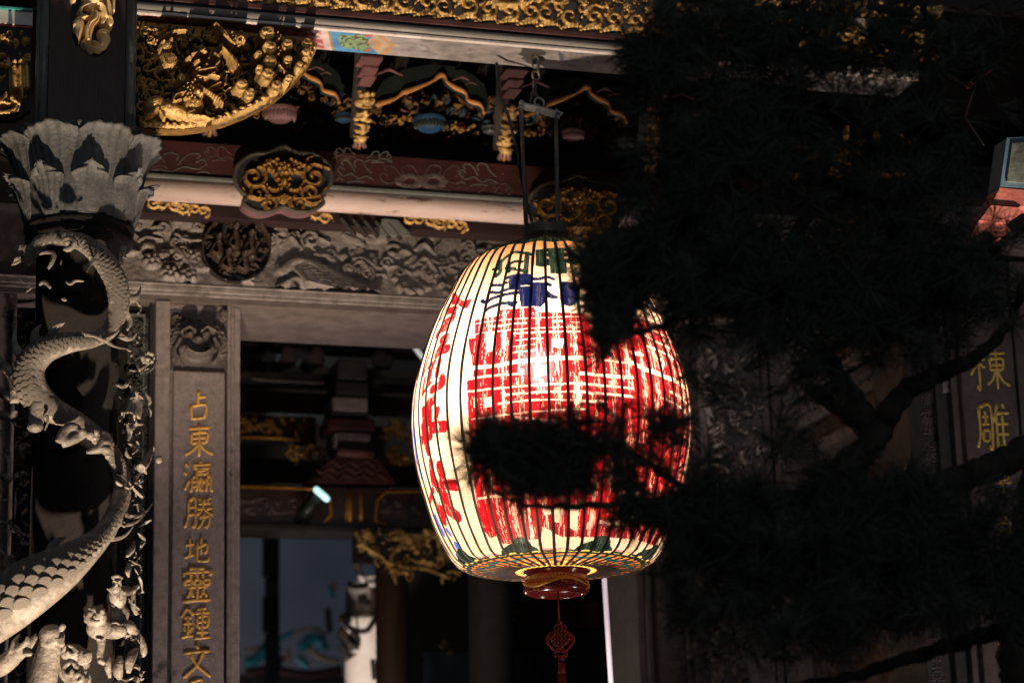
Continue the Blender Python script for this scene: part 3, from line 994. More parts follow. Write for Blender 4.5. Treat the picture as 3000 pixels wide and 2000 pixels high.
# ribs: thin strips bent to the shape of the shell
srib = np.linspace(0, SLEN * 0.985, 46)
rb = MB()
vv, ff = [], []
for i, s_ in enumerate(srib):
    r_, h_ = float(RS(s_)), float(HS(s_))
    e = 1e-3
    tr_, th_ = float(RS(s_ + e) - RS(s_ - e)), float(HS(s_ + e) - HS(s_ - e))
    L = math.hypot(tr_, th_)
    nr, nh = -th_ / L, tr_ / L
    wd = min(0.0074, 0.30 * 2 * math.pi * r_ / NRIB) * (0.9 + 0.1 * math.sin(i))
    for du_, o_ in ((-wd, -.001), (-wd * .7, .004), (wd * .7, .004), (wd, -.001)):
        vv.append((r_ + nr * o_, du_, h_ + nh * o_))
for i in range(len(srib) - 1):
    for k in range(3):
        a = i * 4 + k
        ff.append((a, a + 1, a + 5, a + 4))
rb.add(vv, ff)
rib_me = rb.mesh('rib')
rib_me.materials.append(M_RIB)
rib_me.polygons.foreach_set('use_smooth', [True] * len(rib_me.polygons))
for k in range(NRIB):
    a = _to + (k + rib_ph) * 2 * math.pi / NRIB
    inst('rib', rib_me, lantern, Matrix.Translation((LX, LY, LZ)) @ Matrix.Rotation(a, 4, 'Z') @ Matrix.Rotation(RND.uniform(-.003, .003), 4, 'X'))

# cap ring at the top
ht = HS(0)
mb = MB()
mb.lathe([(.088, ht - .012), (.094, ht + .002), (.094, ht + .026), (.098, ht + .031), (.098, ht + .038), (.086, ht + .038), (.086, ht + .01)], (LX, LY, LZ), 40)
mb.build('cap_ring', M_IRON, lantern, True)
mb = MB()
for k in range(24):
    a = k * math.pi / 12
    mb.tube([(LX + .09 * math.cos(a), LY + .09 * math.sin(a), LZ + ht + .036), (LX + .098 * math.cos(a + .1), LY + .098 * math.sin(a + .1), LZ + ht + .044)], .004, 5)
mb.build('rim_wire', M_METAL, lantern)

# the bulb inside and its socket
bp_ = P(1589, 1112, LY + 0.02)
mb = MB()
mb.ell(bp_, .050, None, 20, 14)
mb.build('bulb', glow('bulb_glass', (1.0, 0.90, 0.80), 760.0), lantern, True)
mb = MB()
mb.lathe([(.02, .045), (.024, .06), (.024, .13), (.01, .14), (.006, ht - bp_[2] + LZ)], bp_, 14)
mb.build('socket', M_CABLE, lantern, True)
mb = MB()
mb.lathe([(.020, .066), (.053, .054), (.055, .057), (.022, .072)], bp_, 28)
mb.build('added_bulb_shade', M_CABLE, lantern, True)  # unseen disc over the bulb, added to dim the lantern's top

# red lacquered foot with its golden dragon
hb = float(HS(SLEN))
mb = MB()
FS = .92
FP = [(.128, hb + .022), (.150, hb + .014), (.157, hb + .002), (.156, hb - .010), (.148, hb - .018), (.141, hb - .024), (.143, hb - .034), (.152, hb - .048), (.158, hb - .066), (.159, hb - .086), (.154, hb - .104),
      (.142, hb - .118), (.126, hb - .123), (.122, hb - .118), (.112, hb - .092), (.10, hb - .088), (.0, hb - .088)]
FP = [(r_ * FS, hb + (z_ - hb) * .86 + .003) for r_, z_ in FP]
mb.lathe(FP, (LX, LY, LZ), 64)
foot = mb.build('lacquered_foot', M_LACQ, lantern, True)
fo_ = lambda z: float(np.interp(-z, [-q_[1] for q_ in FP[:12]], [q_[0] for q_ in FP[:12]])) + .001
fr_ = lambda a, z: (LX + fo_(z) * math.cos(_to + a), LY + fo_(z) * math.sin(_to + a), LZ + z)
mb = MB()
for half in (0, math.pi):
    cl = [(a, hb - .060 + .014 * math.sin(a * 3.2 + .6)) for a in np.linspace(-1.35, 1.2, 50)]
    mb.tube([fr_(a + half, z) for a, z in cl], [.003 + .0065 * math.sin(math.pi * min(1, i / 49 + .12)) for i in range(50)], 8)
    for i in range(2, 49, 2):
        a, z = cl[i]
        mb.tube([fr_(a + half, z + .005), fr_(a + half - .03, z + .018)], [.0022, .0006], 4)
    for i, s_ in ((12, -1), (18, 1), (30, -1), (36, 1)):
        a, z = cl[i]
        mb.tube([fr_(a + half, z), fr_(a + half + .06 * s_, z - .017), fr_(a + half + .10, z - .020)], [.004, .003, .001], 5)
        for j in range(3):
            mb.tube([fr_(a + half + .09, z - .019), fr_(a + half + .12 + .02 * j, z - .026 + .007 * j)], [.002, .0006], 4)
    a, z = cl[-1]
    for j in range(14):
        q_ = -2.2 + j * .33
        mb.tube([fr_(a + half, z), fr_(a + half + .08 * math.cos(q_) * 1.3, z + .022 * math.sin(q_))], [.0045, .0006], 5)
    mb.ell(fr_(a + half + .03, z - .002), .0085, None, 10, 6)
mb.build('painted_dragon', M_GOLDP, foot, True)
mb = MB()
mb.lathe([(.150, hb + .016), (.148, hb + .030), (.125, hb + .032), (.120, hb + .016)], (LX, LY, LZ), 48)
mb.build('foot_collar', M_GOLDP, lantern, True)

# hanger: two rods, cross plate with bolts
zt = LZ + ht + .05
pl = [P(1522, 312, LY), P(1641, 342, LY)]           # plate ends
rods = []
for (bx, by), (tx, ty) in (((1541, 657), (1526, 318)), ((1634, 657), (1629, 346))):
    mb = MB()
    a, c_ = P(bx, by, LY - .04), P(tx, ty, LY - .02)
    mb.tube([a, c_], .0098, 12)
    mb.build('rod', M_IRON, lantern, True)
dv = V(pl[1] - pl[0])
dvn = dv.normalized()
mb = MB()
c0, c1 = V(pl[0]) + Vector((0, -.045, 0)), V(pl[1]) + Vector((0, -.045, 0))
mb.prism([c0, c1, c1 + Vector((0, .075, 0)), c0 + Vector((0, .075, 0))], (0, 0, .006))
plate = mb.build('cross_plate', M_METAL, lantern)
for px_ in (1526, 1573, 1629):
    z_ = float(np.interp(px_, (1522, 1641), (pl[0][2], pl[1][2])))
    x_ = float(np.interp(px_, (1522, 1641), (pl[0][0], pl[1][0])))
    mb = MB()
    for o_ in (-.012, .014):
        mb.lathe([(0, o_ - .007), (.013, o_ - .007), (.013, o_ + .006), (0, o_ + .006)], (x_, LY - .012, z_), 6)
    mb.lathe([(0, -.026), (.007, -.026), (.007, .028), (0, .028)], (x_, LY - .012, z_), 10)
    mb.build('bolt', M_METAL, plate)


def ring(c, r, th, tilt, mb=None, stretch=1.0, n=24):
    mb = mb or MB()
    M = Matrix.Rotation(tilt, 3, 'Z')
    mb.tube([V(c) + M @ Vector((r * math.sin(2 * math.pi * k / n), 0, r * stretch * math.cos(2 * math.pi * k / n))) for k in range(n + 1)], th, 7, caps=False)
    return mb


chain = thing('hanging_chain', 'rusty steel chain and rings holding the big lantern under the beam', 'chain', P(1570, 190, LY))
for px_, py_, rp, st_, tl, nm, m_ in ((1580, 302, 16, 1.0, .1, 'ring', M_METAL), (1566, 258, 11, 2.3, .9, 'link', M_IRON), (1570, 222, 13, 1.1, .2, 'link', M_IRON), (1578, 206, 13, 1.2, 1.1, 'link', M_IRON), (1568, 182, 14, 1.5, .3, 'hook', M_IRON)):
    ring(P(px_, py_, LY), rp * LK, .0045, tl, None, st_).build(nm, m_, chain, True)
mb = MB()
ks = [V(P(x, y, LY)) for x, y in smooth_px([(1566, 240), (1558, 275), (1553, 305), (1556, 318)], 16)]
mb.tube([k_ + Vector((.004 * math.sin(i * 2.2), .004 * math.cos(i * 2.2), 0)) for i, k_ in enumerate(ks)], .0035, 6)
mb.tube([V(P(x, y, LY)) for x, y in smooth_px([(1569, 240), (1572, 275), (1582, 290)], 10)], .003, 6)
mb.build('twisted_wire', M_IRON, chain, True)

mb = MB()
mb.tube([V(P(x, y, LY + .03)) for x, y in smooth_px([(1455, 185), (1458, 240), (1464, 285), (1487, 335), (1500, 385), (1512, 430), (1523, 495), (1535, 560), (1548, 612), (1562, 660), (1572, 690)], 50)], .0075, 8)
o = mb.build('power_cable', M_CABLE, None, True)
tag(o, 'black power cable running down beside the lantern rods into its top', 'cable')

# knotted tassel under the foot
tas = thing('knot_tassel', 'red cord tassel with a woven good luck knot hanging under the lantern', 'tassel', P(1637, 1800, LY))
tp_ = lambda x, y, o=0.0: V(P(x, y, LY - o))
TKs = kpx(1640, 1850, LY)
mb = MB()
mb.tube([tp_(1634, 1712), tp_(1638, 1820)], .0035, 6)
mb.build('cord', M_CORD, tas, True)
mb = MB()
for (x, y), rr_ in (((1639, 1823), 7), ((1644, 1926), 8)):
    mb = MB()
    mb.ell(tp_(x, y), rr_ * TKs, None, 12, 8)
    mb.ell(tp_(x - 5, y + 4), rr_ * .6 * TKs, None, 10, 6)
    mb.ell(tp_(x + 5, y + 4), rr_ * .6 * TKs, None, 10, 6)
    mb.build('bead_knot', M_CORD, tas, True)
mb = MB()
cx_, cy_ = 1641, 1868
for k in range(6):
    o_ = (k - 2.5) * 7.2
    for sg in (1, -1):
        pts = []
        for i in range(13):
            u_ = (i / 12 - .5) * 46
            x, y = cx_ + sg * (u_ + o_) * .72, cy_ + (u_ - o_) * .85
            pts.append(tp_(x, y, .004 * (1 if (i // 2 + k + (sg > 0)) % 2 else -1)))
        mb.tube(pts, 2.6 * TKs, 6)
mb.build('woven_knot', M_CORD, tas, True)
for sg in (1, -1):
    mb = MB()
    for off in (0, 6):
        mb.tube([tp_(cx_ + sg * x * (1 - off / 60), y) for x, y in smooth_px([(8, 1842), (28, 1852 + off), (40, 1866), (38, 1882), (24, 1898), (10, 1910)], 26)], 2.6 * TKs, 6)
    mb.tube([tp_(cx_ + sg * x, y) for x, y in smooth_px([(10, 1848), (18, 1836), (12, 1830), (4, 1838)], 14)], 2 * TKs, 6)
    mb.tube([tp_(cx_ + 2 + sg * x, y) for x, y in smooth_px([(4, 1898), (18, 1906), (16, 1922), (6, 1916)], 14)], 2.4 * TKs, 6)
    mb.tube([tp_(cx_ + 2 + sg * x, y) for x, y in smooth_px([(2, 1908), (10, 1904), (12, 1914), (4, 1920)], 12)], 2.4 * TKs, 6)
    mb.build('cord_loop', M_CORD, tas, True)
mb = MB()
mb.tube([tp_(1645, 1940), tp_(1645, 1964), tp_(1646, 1972)], [9.5 * TKs, 10.5 * TKs, 11 * TKs], 14)
mb.build('tassel_head', M_CORD, tas, True)
mb = MB()
for k in range(46):
    a = k * 2.4
    r0_ = 9 * TKs * math.sqrt((k + 1) / 46)
    p0 = tp_(1646, 1970)
    mb.tube([p0 + Vector((r0_ * math.cos(a), r0_ * math.sin(a), 0)), p0 + Vector((1.6 * r0_ * math.cos(a), 1.6 * r0_ * math.sin(a), -.06)), p0 + Vector((1.9 * r0_ * math.cos(a) + RND.uniform(-.004, .004), 1.9 * r0_ * math.sin(a), -.26 - RND.uniform(0, .02)))], 1.3 * TKs, 4)
mb.build('fringe', M_CORD, tas, True)

# ------------------------------------------------------------------ ground and the dark roof space
mb = MB()
mb.box(-40, 60, -15, 60, -0.3, 0)
o = mb.build('ground', M_PAVE)
o['kind'] = 'structure'

YE = 9.90      # front of the eave beam
YW = 12.0      # front of the stone wall


def px_line(p, q):
    (x0, y0), (x1, y1) = p, q
    return lambda x: y0 + (y1 - y0) * (x - x0) / (x1 - x0)


# ------------------------------------------------------------------ painted eave beam
xa, xb = xat(335, 60, YE), xat(2690, 260, YE)
zb = zat(700, 66, YE)                                  # bottom edge of the front face
eave = thing('eave_beam', 'long painted eave beam with white edge, clouds and blue panel, the lantern hangs from it', 'beam', ((xa + xb) / 2, YE, zb))
mb = MB()
mb.box(xa, xb, YE + .004, YE + .246, zb + .006, zb + .30)
mb.build('beam_core', M_GREYP, eave)
mb = MB()
mb.box(xa, xb, YE - .012, YE + .014, zb, zb + .014, .003)
mb.build('white_edge', M_WHITE, eave)
mb = MB()
mb.tube([(xa, YE - .004, zb + .036), (xb, YE - .004, zb + .036)], .019, 10)
mb.build('round_moulding', M_GREYP, eave, True)
mb = MB()
mb.box(xa, xb, YE - .010, YE + .004, zb + .058, zb + .062)
mb.build('shadow_line', M_DARK, eave)
mb = MB()
mb.box(xa, xb, YE - .018, YE + .004, zb + .063, zb + .094, .006)
mb.build('pink_moulding', M_PINK, eave)
# the painted under side
nx, ny = 700, 40
gx, gy = np.meshgrid(np.linspace(xa, xb, nx), np.linspace(YE + .014, YE + .246, ny), indexing='ij')
z_s = np.full_like(gx, zb + .004)
pp = np.stack([gx, gy, z_s], -1)
zc_ = (pp - CAM) @ CF
ppx = 1500 + FPX * ((pp - CAM) @ CR) / zc_ - (gy - YE - .13) * 60
t_ = (gy - YE) / .25
n_a, n_b = fbm(gx * 9, gy * 9, 4), fbm(gx * 22 + 7, gy * 30, 4)
colp = np.empty(gx.shape + (3,))
colp[:] = (.30, .265, .27)
colp *= (.62 + .75 * n_b)[..., None]
colp[(n_a > .58)] *= .75
m = (ppx < 955 + 16 * (t_ - .5))
sw = np.sin(n_a * 24 + gx * 5)
colp[m] = np.where((sw > .35)[..., None], (.62, .42, .42), (.44, .07, .08))[m]
m = (ppx >= 945) & (ppx < 966)
colp[m] = (.66, .50, .50)
m = (ppx >= 966) & (ppx < 972)
colp[m] = (.42, .22, .06)
m = (ppx >= 972) & (ppx < 1150 - 60 * abs(t_ - .5) * (1 + .4 * np.sin(t_ * 20)))
colp[m] = ((.07, .24, .46) * (.8 + .5 * n_b)[..., None])[m]
g_ = m & (((ppx - 1045) / 52) ** 2 + ((t_ - .5) / .36) ** 2 + .9 * (n_a - .45) + .3 * np.sin(ppx / 9) < 1)
colp[g_] = np.where((np.sin(n_a * 40) > .55)[..., None], (.07, .09, .05), (.22, .33, .17))[g_]
r_ = m & (ppx > 1060) & (n_b > .52) & ~g_
colp[r_] = (.42, .10, .08)
m = (ppx >= 1088 - 40 * (1 - abs(2 * t_ - 1)) ) & (ppx < 1160 - 55 * np.abs(t_ - .5) - 12 * np.sin(t_ * 22))& (ppx > 1075 + 60 * np.abs(t_ - .5))
colp[m] = np.where((np.sin(ppx / 5.5 + 14 * np.abs(t_ - .5)) > .2)[..., None], (.50, .24, .10), (.40, .33, .24))[m]
m = (ppx > 1640) & (ppx < 1730) & (n_b > .50) & (np.abs(t_ - .45) < .34)
colp[m] = (.09, .09, .14)
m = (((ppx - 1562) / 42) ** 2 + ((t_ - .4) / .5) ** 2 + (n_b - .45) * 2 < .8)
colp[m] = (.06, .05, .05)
me = bpy.data.meshes.new('painted_soffit')
I = np.arange(nx * ny).reshape(nx, ny)
me.from_pydata(pp.reshape(-1, 3).tolist(), [], np.stack([I[:-1, :-1], I[:-1, 1:], I[1:, 1:], I[1:, :-1]], -1).reshape(-1, 4).tolist())
at = me.color_attributes.new('paint', 'FLOAT_COLOR', 'POINT')
at.data.foreach_set('color', np.concatenate([colp.reshape(-1, 3), np.ones((nx * ny, 1))], 1).ravel().astype(np.float32))
link_mesh('painted_soffit', me, M_PAINT, eave)

# ------------------------------------------------------------------ gilded frieze above the beam
zf = zb + .094
fr_x0 = 420
S = Relief(YE + .012, 430, -150, 2750, 240, 2.3)
S.zs = np.arange(zf, zf + .30, S.st)
S.GX, S.GZ = np.meshgrid(S.xs, S.zs, indexing='ij')
S.h = np.zeros_like(S.GX)
S.mask = np.ones_like(S.GX, bool)
bot_y = lambda x: np.interp(x, (400, 900, 1400, 1850, 2400, 2900), (-16, 30, 74, 112, 160, 205))
g = random.Random(4)
x = 430.0
while x < 2740:
    y = float(bot_y(x))
    kind = g.random()
    S.leaf((x - 30, y - 7), (x + 42, y - 4), 13, .035, bend=.18)
    for j in range(3):
        S.leaf((x - 24 + j * 7, y - 12 - 5 * j), (x + 36, y - 6 - 3 * j), 4.5, .045, bend=.22)
    sg = g.choice((1, -1))
    S.scroll((x + sg * 6, y - 38 - g.uniform(0, 8)), 25, 1.1, -1.2, sg, 7.5, .050)
    S.leaf((x + 30, y - 40), (x + 14, y - 92), 9, .045, bend=.4 * sg)
    S.scroll((x + 36, y - 62), 17, 1.0, 1.2, -sg, 6, .042)
    if kind > .45:
        S.stroke(smooth_px([(x - 18, y - 60), (x + 4, y - 78), (x + 30, y - 70), (x + 50, y - 84)], 10), 9, .055, 5)
        for j in range(5):
            S.ell((x - 12 + 12 * j, y - 70 - 3 * j), 5, 5, .062)
    S.flower((x - 20, y - 84), 13, 6, .05)
    S.fill(x - 34, y - 170, x + 34, y - 88, 7, 15, .05, int(x), 'slsfl')
    S.fill(x - 34, y - 95, x + 34, y - 14, 4, 7, .034, int(x) + 1, 'slb')
    x += g.uniform(56, 70)
for bx in (560, 1480, 2380):                          # curling beasts among the leaves
    y = float(bot_y(bx))
    S.stroke(smooth_px([(bx - 70, y - 95), (bx - 30, y - 62), (bx + 20, y - 55), (bx + 55, y - 78), (bx + 95, y - 72)], 30), 15, .070, 9)
    for j in range(16):
        S.ell((bx - 60 + 9 * j, y - 72 + 14 * math.cos(j * .5)), 5.5, 5.5, .082)
frieze = thing('carved_frieze', 'gilded openwork frieze of scrolling leaves running along the top of the painted beam', 'carving', (xa, YE, zf))
S.build('carved_scrolls', [M_GOLD, M_DARK], frieze, thr=.010, rough=.010)
mb = MB()
mb.box(xat(425, 0, YE), xb, YE + .014, YE + .06, zf, zf + .33)
mb.build('back_board', M_DARK, frieze)

# ------------------------------------------------------------------ porch roof: rafters' soffit closing the dark above
mb = MB()
mb.box(-6, 14, YE + .1, 19.0, 7.2, 7.4)
mb.box(-6, 14, YE + .07, YE + .13, zf + .34, 7.4)
o = tag(mb.build('porch_roof', M_BLACKW), 'dark timber porch roof spanning above all the carved beams', 'roof')

# ------------------------------------------------------------------ timber post above the dragon column, with gilded panel
CY = 10.02
CX = xat(236, 480, CY)
post = thing('timber_post', 'dark lacquered post with a bright gilded carving, standing on the stone lotus capital', 'post', (CX, CY, zat(236, 380, CY)))
zp0, zp1 = zat(236, 385, CY - .2), zat(236, -60, CY - .2)
KC = kpx(236, 300, CY - .18)
hw = 112 * KC
mb = MB()
mb.box(CX - hw, CX + hw, CY - .17, CY + .17, zp0, zp1)
mb.build('shaft', M_WOOD, post)
for sg in (-1, 1):
    mb = MB()
    x_ = CX + sg * 126 * KC
    mb.tube([(x_, CY - .165, zp0), (x_, CY - .165, zp1)], 13 * KC, 12)
    mb.tube([(x_ + sg * 15 * KC, CY - .14, zp0), (x_ + sg * 15 * KC, CY - .14, zp1)], 8 * KC, 8)
    mb.build('edge_moulding', M_ROLL, post, True)
S = Relief(CY - .172, 196, -40, 342, 170, 1.5)
S.poly([(200, -40), (338, -40), (332, 60), (322, 130), (308, 156), (288, 166), (262, 162), (240, 150), (222, 132), (212, 110), (206, 40)])
S.h[:] = -.0
for pts, r0, r1, ht in [([(236, -30), (252, 10), (262, 30)], 12, 16, .05), ([(248, -20), (272, 15), (296, 30), (306, 60)], 15, 10, .065), ([(290, -30), (310, 10), (318, 45), (316, 85)], 11, 9, .06),
                        ([(262, 20), (236, 32), (232, 50), (246, 58)], 7, 6, .055), ([(270, 48), (262, 62), (240, 62), (222, 72), (218, 84)], 8, 12, .06), ([(276, 50), (274, 68), (256, 84), (250, 110), (252, 132)], 9, 7, .075),
                        ([(284, 52), (280, 74), (266, 92), (260, 116), (258, 136)], 7, 6, .065), ([(228, 78), (226, 104), (218, 132)], 19, 12, .07), ([(300, 50), (302, 66), (296, 78)], 17, 10, .05), ([(316, 60), (322, 74), (318, 88)], 12, 8, .06),
                        ([(246, 134), (262, 150), (286, 156)], 12, 9, .06), ([(300, 108), (306, 130), (296, 150), (276, 154)], 20, 12, .06), ([(306, 98), (314, 102)], 7, 6, .05), ([(282, 140), (270, 134)], 9, 6, .06), ([(206, -10), (214, 12)], 10, 8, .05), ([(330, -20), (330, 40)], 8, 6, .045)]:
    S.stroke(smooth_px(pts, 12), r0, ht, r1)
    S.stroke(smooth_px([(a + 3, b + 2) for a, b in pts], 12), r0 * .35, ht + .008, r1 * .3)
S.ell((275, 12), 26, 22, .085)
S.build('gilded_panel', [mat('lit_gilding', (0.95, 0.74, 0.42), (0.80, 0.52, 0.22), 0.5, metal=0.15, scale=16, bump=0.2), M_DARK], post, thr=.012)  # the panel's stronger light is put into a brighter gilding colour

# ------------------------------------------------------------------ great gilded bracket under the beam, right of the post
OUT = [(384, 60), (430, 62), (600, 80), (760, 100), (900, 116), (930, 128), (922, 160), (905, 195), (880, 222), (852, 252), (815, 285), (770, 310), (720, 335), (660, 358), (600, 372), (540, 380), (470, 380), (420, 378), (384, 376)]
YB = YE + .02
bracket = thing('carved_bracket', 'large gilded quarter round bracket with carved beasts under the beam beside the post', 'bracket', P(384, 376, YB))
S = Relief(YB, 384, 55, 935, 385, 1.7)
S.poly(OUT)
S.h[:] = -.055
arc = [(418, 372), (480, 373), (560, 370), (640, 352), (720, 322), (790, 284), (850, 240), (890, 200), (918, 150)]
S.stroke(smooth_px(arc, 60), 12, .075, 8, -.05)
g = random.Random(8)
for i, (x, y) in enumerate(smooth_px(arc, 30)):
    S.ell((x, y - 5), g.uniform(8, 15), g.uniform(6, 10), .05, g.uniform(-.5, .5), -.015)
S.fill(390, 80, 470, 360, 60, 16, .065, 3, 'slfb', -.045)
S.fill(470, 95, 700, 330, 120, 14, .06, 5, 'slbfl', -.045)
S.fill(690, 110, 900, 300, 90, 13, .06, 6, 'llbs', -.045)
S.fill(395, 68, 900, 118, 70, 13, .065, 9, 'lls', -.045)
# lying beast at the bottom: body, haunch, legs, tail, maned head
S.ell((505, 335), 62, 24, .085, -.22)
S.ell((450, 312), 34, 24, .08, .5)
S.ell((560, 318), 36, 26, .095, .3)
S.stroke(smooth_px([(560, 340), (545, 352), (590, 358), (610, 366)], 12), 12, .085, 8)
S.stroke(smooth_px([(455, 330), (440, 346), (424, 352)], 8), 11, .075, 7)
S.stroke([(462, 338), (476, 358)], 9, .07, 6)
for i in range(26):
    a = i * 2.4
    r = 10 + 1.5 * i
    S.ell((556 + r * .62 * math.cos(a), 288 + r * .75 * math.sin(a)), 7.5, 6.5, .105)
S.ell((568, 292), 17, 15, .125)
S.ell((578, 302), 10, 8, .135)
S.stroke(smooth_px([(520, 312), (500, 318), (505, 300), (530, 292)], 10), 5, .11, 4)
S.stroke(smooth_px([(580, 270), (610, 288), (632, 302), (645, 318)], 14), 10, .08, 6)
for i in range(9):
    S.ell((588 + 7 * i, 278 + 5 * i), 4.5, 6, .09)
S.stroke(smooth_px([(605, 275), (625, 262), (640, 256)], 8), 6, .07, 4)
# upper mask: heavy brow, nose and curling beard
for p, rx, ry, ht in [((545, 190), 12, 9, .11), ((590, 176), 13, 9, .115), ((568, 205), 14, 12, .13), ((594, 214), 11, 9, .12), ((573, 224), 14, 8, .12), ((600, 196), 7, 6, .11)]:
    S.ell(p, rx, ry, ht)
for pts in ([(552, 182), (575, 176), (590, 168)], [(570, 232), (600, 226), (622, 222)], [(568, 246), (590, 252), (618, 236)], [(572, 254), (605, 244), (632, 248)], [(618, 180), (632, 200), (620, 216)], [(625, 190), (640, 170)]):
    S.stroke(smooth_px(pts, 10), 6, .115, 3.5)
# left face with ruff, peg
S.ell((482, 150), 22, 20, .085, .3)
S.ell((472, 140), 9, 7, .10)
S.ell((494, 134), 8, 6, .10)
for i in range(7):
    S.stroke(smooth_px([(470 + 5 * i, 172), (474 + 6 * i, 190), (482 + 4 * i, 204)], 6), 3.5, .075, 2.5)
S.stroke(smooth_px([(484, 112), (510, 102), (540, 100)], 10), 8, .06, 5)
S.ell((524, 246), 11, 16, .085, .2, flat=True)
# hooked leaf sprays at the top middle
for pts in ([(625, 85), (650, 110), (668, 135), (680, 146)], [(640, 110), (660, 128), (672, 140)], [(690, 120), (700, 138), (690, 150)], [(640, 150), (665, 178), (688, 210)], [(655, 165), (680, 190), (700, 222)]):
    S.stroke(smooth_px(pts, 10), 8, .08, 4)
S.scroll((694, 138), 13, 1.1, 0, 1, 5, .095)
for i in range(14):
    S.ell((670 + g.uniform(0, 30), 110 + g.uniform(0, 26)), 4, 4, .09)
# chains of ribbed discs
for (x, y, r) in [(774, 116, 27), (780, 158, 25), (782, 198, 23), (776, 238, 25), (748, 178, 13), (750, 220, 13), (700, 268, 23), (722, 292, 18), (890, 148, 19), (884, 176, 17), (868, 210, 15), (836, 250, 16), (800, 272, 22), (832, 150, 20), (834, 195, 16)]:
    S.ell((x, y), r, r * .92, .10, 0, -.02, True)
    S.ell((x, y - r * .25), r * .8, r * .55, .115, 0, -.02, True)
for i in range(16):
    S.ell((806 + 8 * math.sin(i * 1.3), 110 + i * 9), 5, 5, .075)
S.stroke(smooth_px([(808, 210), (832, 232), (846, 244)], 8), 6, .085, 5)
S.build('carved_relief', [M_GOLD, M_DARK], bracket, thr=-.026, rough=.014)
mb = MB()
mb.prism([P(a, b, YB + .056) for a, b in OUT], (0, .08, 0))
mb.build('back_board', M_GOLD2, bracket)

# its fellow on the left side of the post, mostly out of the frame
S = Relief(YB, -420, 40, 92, 352, 2.5)
S.poly([(92, 60), (-420, 60), (-380, 200), (-200, 320), (-60, 350), (20, 350), (50, 345), (58, 318), (86, 314), (92, 150)])
S.h[:] = -.05
S.fill(-420, 60, 90, 260, 120, 16, .055, 21, 'slfbl', -.05)
for pts in ([(-60, 318), (-20, 322), (10, 300), (14, 286)], [(-40, 340), (0, 344), (36, 336), (48, 318)], [(32, 300), (46, 316), (66, 324)], [(20, 344), (40, 350), (52, 330)], [(-10, 300), (6, 312), (26, 318)]):
    S.stroke(smooth_px(pts, 12), 15, .07, 7)
for i, x in enumerate((40, 58, 76)):                  # little standing figures in the recess
    S.stroke([(x, 205), (x + 2, 262)], 9, .05, 12)
    S.ell((x, 190), 8, 10, .065)
S.stroke([(62, 272), (63, 296)], 6, .055, 4)
lb = thing('carved_bracket', 'gilded bracket cut by the frame at far left, curled leaves lit at its foot', 'bracket', P(92, 350, YB))
S.build('carved_relief', [M_GOLD, M_DARK], lb, thr=-.040, rough=.012)
mb = MB()
mb.prism([P(a, b, YB + .06) for a, b in S_OUT] if False else [P(a, b, YB + .06) for a, b in [(92, 60), (-420, 60), (-380, 200), (-200, 320), (-60, 350), (50, 348), (92, 320)]], (0, .06, 0))
mb.build('back_board', M_DARK, lb)
mb = MB()
for y0, y1, mi in ((-60, -20, 1), (-20, 26, 0), (26, 34, 2), (34, 60, 3)):
    mb.mi = mi
    box_px(-500, y0, 96, y1, YE + .02 + .012 * mi, .2, mb)
o = mb.build('painted_beam_end', [M_TEAL, M_GREEN, M_WHITE, M_REDB])
tag(o, 'teal and red painted beam at the top left corner, left of the post', 'beam')

# ------------------------------------------------------------------ dougong hanging brackets behind the beam
ARM = []


